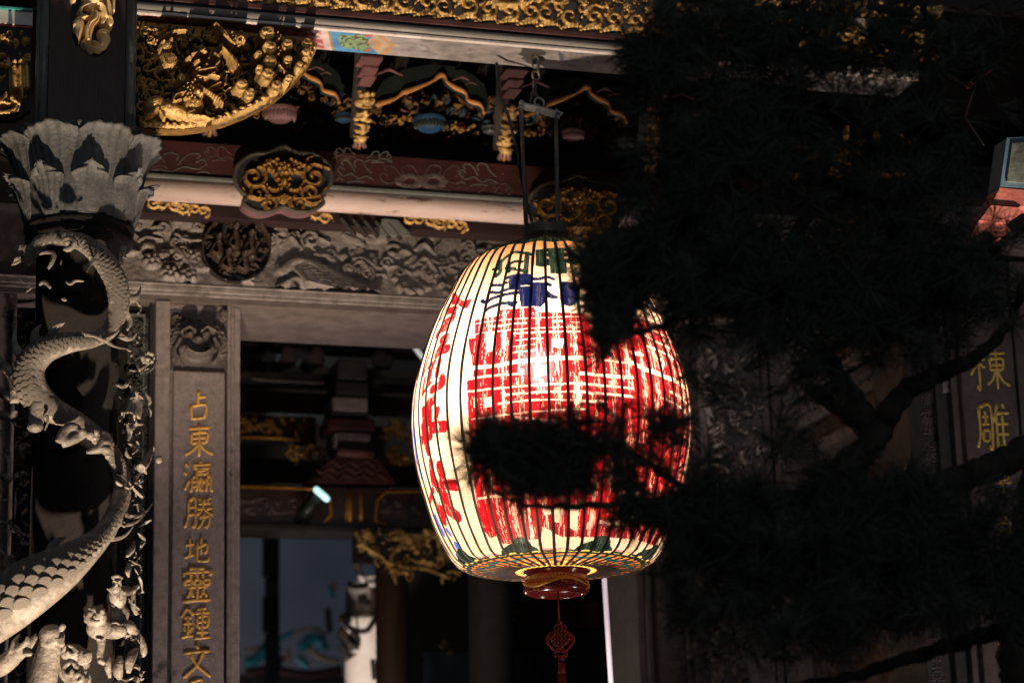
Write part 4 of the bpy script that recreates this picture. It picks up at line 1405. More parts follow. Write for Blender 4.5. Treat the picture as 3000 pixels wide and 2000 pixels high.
def pendant(dx, dy, label):
    """stack of pink blocks and gilded blossoms stepping back as it goes down"""
    seq = lambda t: (1085 - 33 * t + dx, 170 + 268 * t + dy, 10.75 + .95 * t)
    t = thing('hanging_bracket', label, 'roof bracket', P(*seq(1)[:2], seq(1)[2]), 'gilded hanging brackets behind the eave beam')
    def at(u, ox=0.0, oy=0.0, out=0.0):
        x, y, Y = seq(u)
        return V(P(x + ox, y + oy, Y - out))
    k = kpx(1070 + dx, 300 + dy, 11.2)
    for u, wd, hh in ((.02, 64, 14), (.12, 46, 20), (.22, 40, 18)):
        c = at(u)
        mb = MB()
        mb.box(c[0] - wd * k / 2, c[0] + wd * k / 2, c[1] - .05, c[1] + .09, c[2] - hh * k / 2, c[2] + hh * k / 2, .008)
        mb.build('pink_block', M_PINK, t)
    mb = MB()
    a, b2 = at(.0), at(1.0)
    mb.prism([a + Vector((-.03, .14, .1)), a + Vector((.03, .14, .1)), b2 + Vector((.02, .10, .02)), b2 + Vector((-.02, .10, .02))], (0, .06, 0))
    mb.build('bracket_arm', M_BLACKW, t)
    g = random.Random(int(dx) + 3)
    mb = MB()
    for u, n, rr in ((.40, 5, 10), (.47, 4, 15), (.60, 5, 9), (.66, 6, 11), (.76, 4, 8), (.80, 5, 12), (.88, 3, 14)):
        for i in range(n):
            mb.ell(at(u, g.uniform(-20, 20), g.uniform(-7, 7), g.uniform(.0, .05)), (rr * k * g.uniform(.6, 1.1), .022, rr * k * g.uniform(.5, .9)), None, 8, 6)
        mb.ell(at(u, 3, 0, .05), (rr * k * 1.1, .03, rr * k * .85), None, 10, 7)
    for i in range(8):
        u = .38 + .065 * i
        mb.tube([at(u, -22, 4, .03), at(u + .03, 0, 0, .07), at(u + .01, 22, 6, .03)], [3 * k, 4.5 * k, 2.5 * k], 6)
    mb.build('gilded_blossoms', M_GOLD, t, True)
    mb = MB()
    c = at(.93)
    for sg in (-1, 1):
        mb.tube([at(.90, sg * 8, 0, .02), at(.95, sg * 12, 0, .03), at(1.0, sg * 20, 0, .02)], [5 * k, 9 * k, 7 * k], 8)
    mb.build('pink_tip', M_PETALP, t, True)
    mb = MB()
    mb.tube([at(.90, 0, -4, .05), at(.95, 1, 0, .045), at(1.0, -2, 2, .04)], [3 * k, 3.5 * k, 7 * k], 8)
    mb.build('gilded_stem', M_ORANGE, t, True)
    return t


pendant(0, 0, 'gilded and pink hanging bracket between the big bracket and the lantern rods')
pendant(424, 36, 'gilded pink tipped hanging bracket just left of the lantern rods')
pendant(-438, -38, 'hanging bracket whose pink tip shows below the large gilded bracket')
pendant(850, 74, 'hanging bracket half hidden by pine needles, right of the lantern rods')


def arch(dx, dy, label, sc=1.0):
    YA = 11.45
    top = [(1105, 312), (1112, 304), (1150, 292), (1166, 284), (1180, 272), (1196, 266), (1240, 250), (1270, 236), (1286, 222), (1296, 220), (1304, 226), (1308, 238), (1330, 254), (1352, 264), (1366, 276), (1370, 292), (1384, 298), (1404, 304), (1414, 316), (1420, 334)]
    f = lambda p: (1262 + (p[0] - 1262) * sc + dx, 270 + (p[1] - 270) * sc + dy)
    t = thing('scalloped_arch', label, 'arch', P(*f((1290, 330)), YA), 'ochre edged arches behind the eave beam')
    k = kpx(1262 + dx, 280 + dy, YA)
    q = [f(p) for p in top]
    mb = MB()
    mb.tube([V(P(x, y, YA - .012)) for x, y in smooth_px(q, 70)], [(6.5 + 2.2 * math.sin(i * .45)) * k for i in range(70)], 8, .7, (0, -1, 0))
    mb.build('ochre_edge', M_ORANGE, t, True)
    up = [f((1432, 300)), f((1420, 250)), f((1380, 215)), f((1330, 196)), f((1250, 190)), f((1180, 205)), f((1120, 240)), f((1092, 290))]
    mb = MB()
    mb.prism([P(x, y, YA) for x, y in smooth_px(q, 40)] + [P(x, y, YA) for x, y in up], (0, .06, 0))
    mb.build('arch_panel', M_GREEN, t)
    for (px_, py_, s_) in ((1140, 214, 1), (1352, 232, .6), (1380, 246, .4)):
        x, y = f((px_, py_))
        mb = MB()
        mb.tube([V(P(x + a * s_, y + b_ * s_, YA - .04)) for a, b_ in smooth_px([(-42, 6), (-22, -2), (0, -10), (20, -2), (40, 8)], 14)], [5 * k * s_ * (.6 + .5 * math.sin(math.pi * i / 13)) for i in range(14)], 7)
        mb.build('cloud_cap', M_PINK, t, True)
    return t


arch(0, 0, 'ochre edged dark green arch left of the lantern rods, whole in view')
arch(425, 32, 'ochre edged arch crossed by the steel cross plate of the lantern', .95)
arch(-425, -30, 'ochre edged arch half hidden behind the large gilded bracket')
arch(850, 66, 'ochre edged arch hidden in the pine boughs right of the lantern rods', .95)

# bowls, lotus cups and carved blocks in the shadow under the arches
for x, y, rx, m_, lb_, nm in [(1258, 362, 50, M_BLUE, 'blue painted bowl shaped block under the whole arch', 'bowl_block'), (1678, 396, 34, M_PETALP, 'pink lotus cup under the arch right of the lantern rods', 'lotus_cup'),
                              (1008, 345, 30, M_BLUE, 'small blue grey block left of the first hanging bracket', 'bowl_block'), (1437, 380, 26, M_METAL, 'small pale grey block left of the second hanging bracket', 'bowl_block'),
                              (820, 334, 52, M_PETALP, 'wide pink lotus cup in shadow right of the large gilded bracket', 'lotus_cup'), (1836, 420, 28, M_METAL, 'small pale block in shadow behind the pine, right of the lantern', 'bowl_block')]:
    Yb = 11.55
    k = kpx(x, y, Yb)
    c = P(x, y, Yb)
    mb = MB()
    r_ = rx * k
    mb.lathe([(0, -r_ * .42), (r_ * .55, -r_ * .40), (r_ * .85, -r_ * .15), (r_, r_ * .2), (r_ * .96, r_ * .3), (0, r_ * .3)], c, 24)
    o = thing(nm, lb_, 'roof bracket' if nm == 'bowl_block' else 'ornament', c)
    mb.build('bowl', m_, o, True)
    mb = MB()
    for i in range(13):
        a = math.pi + math.pi * i / 12
        mb.ell((c[0] + r_ * .8 * math.cos(a), c[1] + r_ * .8 * math.sin(a), c[2] - r_ * .1), (r_ * .14, r_ * .14, r_ * .34), None, 8, 6)
    mb.build('carved_rim', M_PETALP if nm == 'lotus_cup' else M_GREEN, o, True)
g = random.Random(31)
for i, (x, y, lb_) in enumerate([(770, 330, 'small carved gilt figures right of the big bracket'), (1262, 325, 'dull gilt beads carved above the blue bowl'), (1180, 350, 'dark orange flower block left of the blue bowl'), (1358, 370, 'dark orange flower block right of the blue bowl'), (1672, 360, 'gilt knobs carved above the pink lotus cup'), (1830, 360, 'gilt flower block among pine needles right of the lantern'), (1560, 385, 'dull orange flower block between the lantern rods')]):
    Yb = 11.6
    k = kpx(x, y, Yb)
    mb = MB()
    for j in range(12):
        mb.ell(P(x + g.uniform(-36, 36), y + g.uniform(-12, 12), Yb - g.uniform(0, .04)), (g.uniform(3, 8) * k, .02, g.uniform(3, 7) * k), None, 7, 5)
    for j in range(4):
        ring(P(x + g.uniform(-30, 30), y + g.uniform(-8, 12), Yb), 7 * k, 2.2 * k, 0, mb)
    o = mb.build('carved_block', M_GOLD2, None, True)
    tag(o, lb_, 'carving')
# dim painted carving filling the gaps under the arches
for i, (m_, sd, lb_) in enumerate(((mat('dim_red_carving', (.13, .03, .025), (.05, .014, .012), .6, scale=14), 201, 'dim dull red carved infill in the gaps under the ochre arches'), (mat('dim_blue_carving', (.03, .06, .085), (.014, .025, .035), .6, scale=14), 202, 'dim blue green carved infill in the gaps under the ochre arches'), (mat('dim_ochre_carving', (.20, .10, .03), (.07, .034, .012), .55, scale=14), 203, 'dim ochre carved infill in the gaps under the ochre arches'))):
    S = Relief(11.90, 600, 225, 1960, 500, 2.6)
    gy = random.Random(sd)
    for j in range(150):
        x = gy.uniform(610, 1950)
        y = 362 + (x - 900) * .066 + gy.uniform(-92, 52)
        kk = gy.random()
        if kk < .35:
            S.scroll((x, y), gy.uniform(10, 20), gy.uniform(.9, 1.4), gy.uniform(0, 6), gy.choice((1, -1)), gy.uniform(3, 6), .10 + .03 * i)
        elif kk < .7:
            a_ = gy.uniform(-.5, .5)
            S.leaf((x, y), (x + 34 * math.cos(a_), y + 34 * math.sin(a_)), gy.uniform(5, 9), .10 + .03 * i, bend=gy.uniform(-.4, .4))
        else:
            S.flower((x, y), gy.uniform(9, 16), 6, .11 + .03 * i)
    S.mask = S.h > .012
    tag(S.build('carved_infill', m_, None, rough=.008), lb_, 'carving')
# darkness behind: board wall of the porch
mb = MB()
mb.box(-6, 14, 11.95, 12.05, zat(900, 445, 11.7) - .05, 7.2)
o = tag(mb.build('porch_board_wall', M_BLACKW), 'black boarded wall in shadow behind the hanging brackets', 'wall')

# ------------------------------------------------------------------ red painted beam with pale lower roll and gilded medallions
YR = 11.62
xr0, xr1 = xat(300, 500, YR), xat(3100, 700, YR)
zt_, zm_ = zat(900, 441, YR), zat(900, 548, YR)
redb = thing('red_beam', 'dark red beam painted with scrolls and a pale pink lower roll', 'beam', ((xr0 + xr1) / 2, YR, zm_))
mb = MB()
mb.box(xr0, xr1, YR, YR + .30, zm_ + .004, zt_)
mb.build('red_board', M_RED, redb)
zq = zat(900, 598, YR)
rr_ = (zm_ - zq) / 2 + .012
mb = MB()
mb.tube([(xr0, YR + .05, (zm_ + zq) / 2 - .004), (xr1, YR + .05, (zm_ + zq) / 2 - .004)], rr_, 20)
mb.build('pale_roll', M_PALEP, redb, True)
mb = MB()
mb.box(xr0, xr1, YR - .014, YR + .02, zm_ - .004, zm_ + .016, .004)
mb.build('green_fillet', M_ROLL, redb)
g = random.Random(17)


def vine(x, y, w, h, seed, m_=None):
    g = random.Random(seed)
    mb = MB()
    k = kpx(x, y, YR)
    def st(pts, r=1.6):
        mb.tube([V(P(x + a * w, y + b_ * h, YR - .002)) for a, b_ in smooth_px(pts, 18)], r * k, 5, .5, (0, -1, 0))
    f = g.choice((-1, 1))
    st([(-.5 * f, .35), (-.3 * f, .2), (-.1 * f, .3), (.1 * f, .1), (.3 * f, .2), (.45 * f, .0), (.38 * f, -.15), (.28 * f, -.02)])
    st([(-.45 * f, .1), (-.3 * f, -.1), (-.2 * f, -.35), (-.08 * f, -.4), (.02 * f, -.28), (-.02 * f, -.12)])
    st([(.0, .05), (.12 * f, -.25), (.25 * f, -.38), (.36 * f, -.3), (.3 * f, -.18)])
    st([(.3 * f, .35), (.42 * f, .28), (.5 * f, .36)])
    st([(-.25 * f, .42), (0, .38), (.2 * f, .44)])
    o = mb.build('painted_vine', m_ or M_OUTL, redb, True)


for i, (x, y, w_, h_) in enumerate([(520, 480, 190, 80), (440, 470, 100, 70), (640, 450, 90, 50), (1040, 500, 110, 80), (1180, 520, 150, 90), (1290, 520, 160, 90), (1400, 510, 120, 80), (1450, 560, 110, 60), (1010, 450, 70, 40), (1110, 460, 80, 40), (1900, 560, 150, 80), (2060, 580, 150, 80), (1980, 610, 100, 50)]):
    vine(x, y, w_, h_, i, M_OUTL if i % 3 else M_ROLL)
# painted peonies as thin raised petals
for (x, y) in ((1270, 530), (1200, 530), (1960, 590)):
    mb = MB()
    k = kpx(x, y, YR)
    for j in range(9):
        a = j * 2 * math.pi / 9
        mb.ell(P(x + 30 * math.cos(a), y + 16 * math.sin(a), YR), (15 * k, .004, 9 * k), None, 10, 6)
    mb.build('painted_flower', M_OUTL, redb, True)


M_RIM = mat('dark_rim_paint', (0.07, 0.06, 0.045), (0.03, 0.027, 0.022), 0.6, scale=16)  # plain dark rim colour


def medallion(cx, cy, sx, sy, label):
    t = thing('carved_medallion', label, 'carving', P(cx, cy, YR), 'gilded medallions on the red beam')
    f = lambda a, b_: (cx + a * sx, cy + b_ * sy)
    rim = [f(a, b_) for a, b_ in [(0, -1.0), (.3, -.78), (.62, -.74), (.92, -.45), (1.0, -.05), (.9, .3), (.75, .52), (.82, .72), (.55, .95), (.25, .95), (0, .82), (-.25, .95), (-.55, .95), (-.82, .72), (-.75, .52), (-.9, .3), (-1.0, -.05), (-.92, -.45), (-.62, -.74), (-.3, -.78)]]
    Y = YR - .05
    mb = MB()
    mb.prism([P(x, y, Y) for x, y in smooth_px(rim + [rim[0]], 60)], (0, .12, 0))
    mb.build('back_plate', M_PETALP, t)
    mb = MB()
    k = kpx(cx, cy, Y)
    mb.tube([V(P(x, y, Y)) for x, y in smooth_px(rim + [rim[0]], 90)], 7 * k, 8)
    mb.build('rim', M_RIM, t, True)
    x0, y0 = f(-1.05, -1.05)
    x1, y1 = f(1.05, 1.05)
    S = Relief(Y - .004, x0, y0, x1, y1, 1.9)
    S.poly(rim)
    u = sx / 145.0
    for sg in (-1, 1):
        S.scroll(f(.62 * sg, -.05), 40 * u, 1.4, 1.0, sg, 7 * u, .035)
        S.scroll(f(.55 * sg, .45), 34 * u, 1.3, -1.0, -sg, 6 * u, .035)
        S.scroll(f(.3 * sg, .78), 26 * u, 1.2, 2.0, sg, 6 * u, .035)
        S.scroll(f(.3 * sg, -.35), 24 * u, 1.1, .4, -sg, 5 * u, .03)
        S.leaf(f(.1 * sg, .2), f(.55 * sg, -.3), 9 * u, .04, bend=.3 * sg)
        S.leaf(f(.05 * sg, .3), f(.4 * sg, .1), 8 * u, .04, bend=-.3 * sg)
        S.stroke(smooth_px([f(.0, .55), f(.3 * sg, .62), f(.7 * sg, .55), f(.86 * sg, .3)], 14), 5 * u, .035)
        for j in range(5):
            S.ell(f((.14 + .09 * j) * sg, -.55 + .06 * j), 8 * u, 6 * u, .045)
    S.flower(f(0, -.28), 24 * u, 7, .05)
    S.flower(f(0, .62), 14 * u, 6, .055)
    S.ell(f(0, .1), 12 * u, 18 * u, .05)
    S.fill(x0 + 30, y0 + 30, x1 - 30, y1 - 30, 26, 11 * u, .022, int(cx), 'slb')
    S.build('carved_face', [M_GOLD2, M_DARK], t, thr=.006, rough=.006)


medallion(830, 525, 142, 98, 'gilded openwork medallion on the red beam, left of the lantern')
medallion(1690, 612, 142, 100, 'dim gilded medallion on the red beam behind the lantern rods')
medallion(2540, 700, 142, 100, 'gilded medallion on the red beam lost behind the pine')
M_UNDER = mat('dark_red_board', (0.03, 0.010, 0.010), (0.014, 0.008, 0.008), 0.6, scale=7)  # darker red than the beam board above
# carved gilt sprays and grey boards under the roll
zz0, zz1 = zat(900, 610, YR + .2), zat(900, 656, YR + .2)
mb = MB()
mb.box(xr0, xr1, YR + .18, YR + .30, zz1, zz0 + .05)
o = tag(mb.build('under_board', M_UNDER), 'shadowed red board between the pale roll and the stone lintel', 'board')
for i, (x0, y0, x1, y1, lb_) in enumerate([(430, 585, 610, 640, 'carved gilt spray on the red board beside the lotus capital'), (1180, 620, 1380, 690, 'bright carved gilt spray under the pale roll left of the lantern'), (905, 625, 975, 660, 'small gilt leaf below the first medallion'), (1880, 660, 2150, 720, 'carved gilt spray under the roll right of the lantern, behind needles')]):
    S = Relief(YR + .17, x0, y0, x1, y1, 2.0)
    n = int((x1 - x0) / 30)
    for j in range(n):
        x = x0 + 15 + j * 30
        y = (y0 + y1) / 2 + (j / n - .5) * 30
        S.scroll((x, y), 20, 1.3, j, 1 if j % 2 else -1, 6, .04)
        S.leaf((x - 12, y - 8), (x + 22, y + 12), 8, .045, bend=.3)
    S.mask = S.h > .004
    o = tag(S.build('gilt_spray', M_GOLD, None, rough=.006), lb_, 'carving')
mb = MB()
for j in range(5):
    a, b_ = P(1000 + 34 * j, 640 + 3 * j, YR + .16), P(1040 + 34 * j, 690 + 3 * j, YR + .16)
    mb.tube([a, b_], .012, 6)
o = tag(mb.build('grey_slats', M_BLACKW, None), 'grey slanting slats left of the bright gilt spray', 'slats')
mb = MB()
mb.prism([P(x, y, YR + .15) for x, y in [(1120, 640), (1165, 644), (1205, 690), (1110, 690)]], (0, .03, 0))
o = tag(mb.build('board_end', M_ROLL, None), 'greyish slanted board end beside the bright gilt spray', 'board')

# ------------------------------------------------------------------ carved stone lintel
xl0, xl1 = xat(-200, 700, YW), xat(2150, 950, YW)
zl1, zl0 = zat(700, 648, YW), zat(700, 846, YW)
lintel = thing('stone_lintel', 'long grey stone lintel carved with clouds and beasts over the doorway', 'lintel', ((xl0 + xl1) / 2, YW, zl0))
S = Relief(YW, 180, 560, 2150, 1000, 2.6)
S.zs = np.arange(zl0, zl1, S.st)
S.GX, S.GZ = np.meshgrid(S.xs, S.zs, indexing='ij')
S.h = np.zeros_like(S.GX)
S.mask = np.ones_like(S.GX, bool)
ly = lambda x, f: 646 + (x - 700) * .060 + f * 200
g = random.Random(23)
for i in range(210):
    x, f = g.uniform(200, 2140), g.uniform(.05, .95)
    y = ly(x, f)
    k = g.random()
    if k < .3:
        S.scroll((x, y), g.uniform(14, 30), g.uniform(.9, 1.6), g.uniform(0, 6), g.choice((1, -1)), g.uniform(5, 8), g.uniform(.02, .05))
    elif k < .55:
        S.leaf((x, y), (x + g.uniform(-60, 60), y + g.uniform(-35, 35)), g.uniform(8, 16), g.uniform(.02, .055), bend=g.uniform(-.4, .4))
    elif k < .75:
        S.ell((x, y), g.uniform(12, 30), g.uniform(8, 16), g.uniform(.02, .045), g.uniform(-.6, .6))
    else:
        pts = [(x, y), (x + g.uniform(20, 40), y + g.uniform(-25, 10)), (x + g.uniform(50, 80), y + g.uniform(-5, 30))]
        S.stroke(smooth_px(pts, 10), g.uniform(4, 8), g.uniform(.03, .05), 3)
# big wing-like sweep right of the roundel and flower bed left of it
for j in range(9):
    S.stroke(smooth_px([(850 + j * 4, 790 + j * 6), (900 + j * 8, 770 + j * 11), (970 + j * 10, 800 + j * 9), (1080 + j * 9, 860 + j * 4)], 16), 6.5, .055 + .004 * j, 3)
S.stroke(smooth_px([(820, 800), (870, 770), (920, 790), (905, 830)], 14), 20, .06, 14)
S.stroke(smooth_px([(810, 850), (860, 826), (900, 850), (950, 830)], 14), 10, .065, 8)
for x, y in ((492, 808), (545, 815), (440, 770), (560, 760)):
    S.flower((x, y), 26, 6, .065)
for j in range(6):
    S.stroke(smooth_px([(520 + 12 * j, 740), (545 + 8 * j, 780), (560 + 9 * j, 800)], 8), 6, .06, 4)
S.fill(1150, 740, 1450, 880, 40, 18, .05, 77, 'slcl')
base = .07 * np.clip(1 - (S.GZ - zl0) / (zl1 - zl0) * 1.5, 0, 1) ** 1.2
S.h = S.h + base
S.h *= .8
S.build('carved_face', M_STONE, lintel, rough=.010)
DEP = .60
mb = MB()
mb.box(xl0, xl1, YW + .006, YW + DEP, zl0, zl1 + .02)
mb.build('lintel_block', M_STONE, lintel)
for (dz0, dz1, out) in ((-.012, .0, .050), (-.040, -.012, .036), (-.058, -.040, .020)):
    mb = MB()
    mb.box(xl0, xl1, YW - out, YW + .2, zl0 + dz0, zl0 + dz1, .005)
    mb.build('moulding', M_STONE, lintel)
zs_ = zl0 - .058
mb = MB()
mb.box(xl0, xl1, YW - .01, YW + DEP + .1, zs_ - .03, zs_)
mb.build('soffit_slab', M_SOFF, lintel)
# carved wooden roundel
S = Relief(YW - .10, 585, 625, 800, 835, 1.7)
circ = [(692 + 101 * math.cos(a), 729 + 101 * math.sin(a)) for a in np.linspace(0, 2 * math.pi, 48, endpoint=False)]
S.poly(circ)
S.h[:] = -.03
S.stroke(circ + [circ[0]], 8, .05, 8, -.02)
for x, y, hgt in ((640, 720, 60), (690, 700, 80), (735, 715, 70), (668, 760, 50), (715, 765, 46)):
    S.stroke([(x, y - hgt * .3), (x + 3, y + hgt * .5)], 12, .05, 16, -.02)
    S.ell((x, y - hgt * .45), 10, 12, .065)
    S.stroke(smooth_px([(x - 14, y), (x - 22, y + 20), (x - 8, y + 28)], 6), 5, .055, 4)
S.fill(600, 640, 785, 820, 60, 14, .04, 12, 'slcb', -.02)
rnd_ = thing('carved_roundel', 'dark wooden roundel carved with figures fixed on the stone lintel', 'carving', P(692, 729, YW))
S.build('carved_face', [mat('dark_carved_wood', (0.06, 0.035, 0.025), (0.028, 0.018, 0.015), 0.5, scale=20, bump=0.4, spots=(9, 0.66, (0.30, 0.15, 0.04))), M_DARK], rnd_, thr=-.02, rough=.012)
mb = MB()
c = P(692, 729, YW - .07)
mb.prism([P(x, y, YW - .07) for x, y in circ], (0, .09, 0))
mb.build('disc', M_BLACKW, rnd_)

# ------------------------------------------------------------------ inscribed stone pillars
def slab(x0, x1, Y0, Y1, z0, z1, name, m_, parent, bev=.006):
    mb = MB()
    mb.box(min(x0, x1), max(x0, x1), Y0, Y1, z0, z1, bev)
    return mb.build(name, m_, parent)


XP = lambda px: xat(px, 1150, YW)
ztop = zs_ - .03
zlow = 0.0
pil = thing('inscribed_pillar', 'stone door pillar with a lion head and a column of gilt characters, left of the doorway', 'pillar', (XP(580), YW, 0))
slab(XP(453), XP(496), YW - .02, YW + .5, zlow, ztop, 'edge_strip', M_WALL, pil)
slab(XP(497), XP(664), YW + .035, YW + .5, zlow, ztop, 'pillar_core', M_WALL, pil)
zpn = zat(580, 1086, YW)
slab(XP(508), XP(659), YW + .002, YW + .034, zlow, zpn, 'inscription_panel', M_WALL, pil, .008)
for a, b_, o_ in ((666, 676, .0), (678, 690, .025), (691, 709, .05)):
    slab(XP(a), XP(b_), YW + o_, YW + .5, zlow, ztop, 'edge_moulding', M_WALL, pil)
for i, (key, y0, y1, x) in enumerate([('a', 1146, 1232, 582), ('b', 1242, 1336, 583), ('c', 1352, 1442, 581), ('d', 1457, 1546, 582), ('e', 1570, 1645, 576), ('f', 1664, 1762, 577), ('g', 1780, 1870, 571), ('h', 1890, 1984, 577), ('i', 1993, 2080, 576)]):
    q0, q1 = P(x, y0, YW), P(x, y1, YW)
    sz = q0[2] - q1[2]
    character(key, (q0[0] + q1[0]) / 2, (q0[2] + q1[2]) / 2, sz * 1.04, YW, M_CHAR, pil, .058, .92 if key != 'i' else .7, .05, i)
S = Relief(YW + .03, 484, 915, 664, 1082, 1.6)
S.h[:] = 0
for i in range(44):
    a = math.pi * (.02 + i % 22 / 21 * 1.05) + (0.1 if i > 21 else 0)
    r = 62 + 12 * (i // 22)
    S.scroll((572 - r * math.cos(a) * 1.1, 1014 - r * .82 * math.sin(a)), 13, 1.2, a, 1 if i % 2 else -1, 5.5, .05 - .012 * (i // 22))
S.ell((572, 1016), 56, 56, .075)
for sg in (-1, 1):
    S.ell((572 + sg * 24, 990), 16, 12, .115)
    S.stroke(smooth_px([(572 + sg * 8, 984), (572 + sg * 26, 972), (572 + sg * 48, 982)], 10), 8, .115, 6)
    S.ell((572 + sg * 34, 1026), 20, 14, .10)
    S.stroke(smooth_px([(572 + sg * 50, 1000), (572 + sg * 66, 1030), (572 + sg * 54, 1062)], 10), 9, .08, 6)
S.ell((572, 1006), 18, 13, .135)
S.stroke(smooth_px([(540, 1034), (556, 1046), (578, 1050), (600, 1044), (608, 1036)], 14), 9, .125, 7)
S.stroke([(505, 1078), (505, 930), (520, 924)], 4, .02)
S.fill(500, 925, 650, 975, 16, 12, .03, 2, 'slb')
S.ell((668 - 10, 924), 16, 18, .035, 0, 0, True)
S.build('lion_head', mat('worn_lion_stone', (0.13, 0.105, 0.095), (0.07, 0.055, 0.05), 0.5, scale=7, bump=0.3), pil, rough=.008)

# panel between the column and that pillar
sp = thing('side_panel', 'dark panel with a thin pale frame between dragon column and inscribed pillar', 'panel', (XP(415), YW, 0))
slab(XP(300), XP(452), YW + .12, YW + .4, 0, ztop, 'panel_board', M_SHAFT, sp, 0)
slab(XP(426), XP(431), YW + .10, YW + .13, 0, zat(428, 905, YW), 'frame_bar', M_ROLL, sp, 0)
slab(XP(380), XP(426), YW + .10, YW + .13, zat(428, 911, YW), zat(428, 905, YW), 'frame_bar', M_ROLL, sp, 0)
slab(XP(441), XP(449), YW + .04, YW + .13, 0, ztop, 'edge_bar', M_BLACKW, sp, 0)
S = Relief(YW + .118, 376, 930, 424, 2010, 2.0)
S.fill(376, 930, 424, 2010, 150, 14, .03, 41, 'slbf')
S.build('carved_lattice', mat('dark_lattice', (0.07, 0.06, 0.05), (0.03, 0.03, 0.026), 0.6, scale=9, spots=(9, 0.67, (0.3, 0.14, 0.03))), sp, rough=.01)
# left of the dragon column
lp = thing('inscribed_pillar', 'stone pillar at the left edge, behind the dragon column', 'pillar', (XP(0), YW, 0))
slab(XP(-260), XP(44), YW, YW + .4, 0, ztop, 'pillar_core', M_WALL, lp)
slab(XP(30), XP(42), YW - .02, YW, 0, ztop - .1, 'edge_strip', M_WALL, lp)
S = Relief(YW + .1, 44, 905, 120, 2010, 2.5)
S.fill(44, 905, 120, 2010, 110, 20, .05, 55, 'slf')
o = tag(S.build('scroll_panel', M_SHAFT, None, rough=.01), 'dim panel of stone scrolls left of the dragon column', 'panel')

# ------------------------------------------------------------------ right of the doorway
M_DIMST = mat('dark_stone', (0.06, 0.05, 0.05), (0.03, 0.025, 0.026), 0.75, scale=8, detail=9, bump=0.3)  # darker stone colour, also on the door pillar's inner strips
rp = thing('door_pillar', 'plain stone door pillar right of the lantern, partly behind the pine', 'pillar', (XP(1950), YW, 0))
for a, b_, o_ in ((1851, 1872, .05), (1873, 1888, .02), (1889, 1985, .04), (1986, 2002, .02), (2003, 2034, .0)):
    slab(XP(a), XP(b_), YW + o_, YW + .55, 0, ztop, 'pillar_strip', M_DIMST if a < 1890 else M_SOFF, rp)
rq = thing('wall_panel', 'grey stone wall panel right of the door pillar behind the pine', 'wall', (XP(2100), YW, 0))
slab(XP(2035), XP(2048), YW + .06, YW + .5, 0, ztop, 'joint', M_BLACKW, rq, 0)
slab(XP(2049), XP(2068), YW + .0, YW + .5, 0, ztop, 'edge_strip', M_WALL, rq)
slab(XP(2069), XP(2230), YW + .03, YW + .5, 0, ztop, 'wall_slab', M_WALL, rq)
slab(XP(2231), XP(2250), YW - .01, YW + .5, 0, ztop, 'edge_strip', M_WALL, rq)
slab(XP(2251), XP(2262), YW + .04, YW + .5, 0, ztop, 'joint', M_BLACKW, rq, 0)
slab(XP(2263), XP(2420), YW + .02, YW + .5, 0, ztop, 'wall_slab', M_WALL, rq)
S = Relief(YW + .02, 2070, 1020, 2225, 2010, 3.0)
S.fill(2075, 1030, 2220, 2000, 150, 22, .09, 61, 'slfbcl')
S.build('carved_relief', M_STONE, rq, rough=.02)

# ------------------------------------------------------------------ the hall seen through the doorway
YH = 15.5


def bx(name, x0, y0, x1, y1, Y, d, m_, parent=None, bev=.006):
    return box_px(x0, y0, x1, y1, Y, d, None, bev).build(name, m_, parent)


tie = thing('hall_tie_beam', 'dark inner tie beam outlined with gilt frames, above the blue grey gap', 'beam', P(900, 1545, YH))
zt0, zt1 = zat(900, 1424, YH), zat(900, 1535, YH)
XH = lambda px: xat(px, 1480, YH)
mb = MB(); mb.box(XH(500), XH(1700), YH, YH + .35, zt1, zt0); mb.build('beam_board', M_WOOD, tie)
mb = MB(); mb.box(XH(500), XH(1700), YH - .03, YH + .3, zat(900, 1556, YH), zt1 - .004, .01); mb.build('lower_fillet', M_BLACKW, tie)
KHH = kpx(900, 1480, YH)


def gline(pts, r=4.0, parent=tie, Y=YH, m_=M_GOLDP, nm='gilt_line'):
    mb = MB()
    mb.tube([V(P(x, y, Y - .004)) for x, y in pts], r * KHH, 6, .6, (0, -1, 0))
    return mb.build(nm, m_, parent, True)


gline([(700, 1424), (930, 1431), (950, 1438), (968, 1462), (970, 1510), (948, 1530)], 4.5)
gline([(1130, 1532), (1100, 1526), (1105, 1465), (1130, 1440), (1300, 1436)], 4.5)
gline([(1026, 1432), (1026, 1528)], 5)
gline([(1058, 1432), (1058, 1528)], 5)
gline([(1017, 1430), (1015, 1528)], 2)
g = random.Random(5)
for i in range(9):
    x = 720 + i * 26 if i < 6 else 1130 + (i - 6) * 45
    mb = MB()
    for j in range(5):
        mb.ell(P(x + g.uniform(-12, 12), 1480 + g.uniform(-24, 24), YH), (g.uniform(5, 12) * KHH, .008, g.uniform(3, 7) * KHH), None, 8, 5)
    mb.build('painted_flower', M_OUTL, tie, True)
spot = thing('hall_spotlight', 'small black spotlight with a cyan white lit face on the inner tie beam', 'spotlight', P(900, 1480, YH - .2))
mb = MB()
a, b_ = V(P(880, 1508, YH - .15)), V(P(936, 1452, YH - .25))
mb.tube([a, a.lerp(b_, .3), b_], [16 * KHH, 22 * KHH, 24 * KHH], 16)
mb.build('housing', M_CABLE, spot, True)
mb = MB()
mb.tube([V(P(927, 1434, YH - .32)), V(P(957, 1460, YH - .32))], [9 * KHH, 9 * KHH], 12)
mb.ell(P(927, 1434, YH - .32), 9 * KHH, None, 10, 8)
mb.ell(P(957, 1460, YH - .32), 9 * KHH, None, 10, 8)
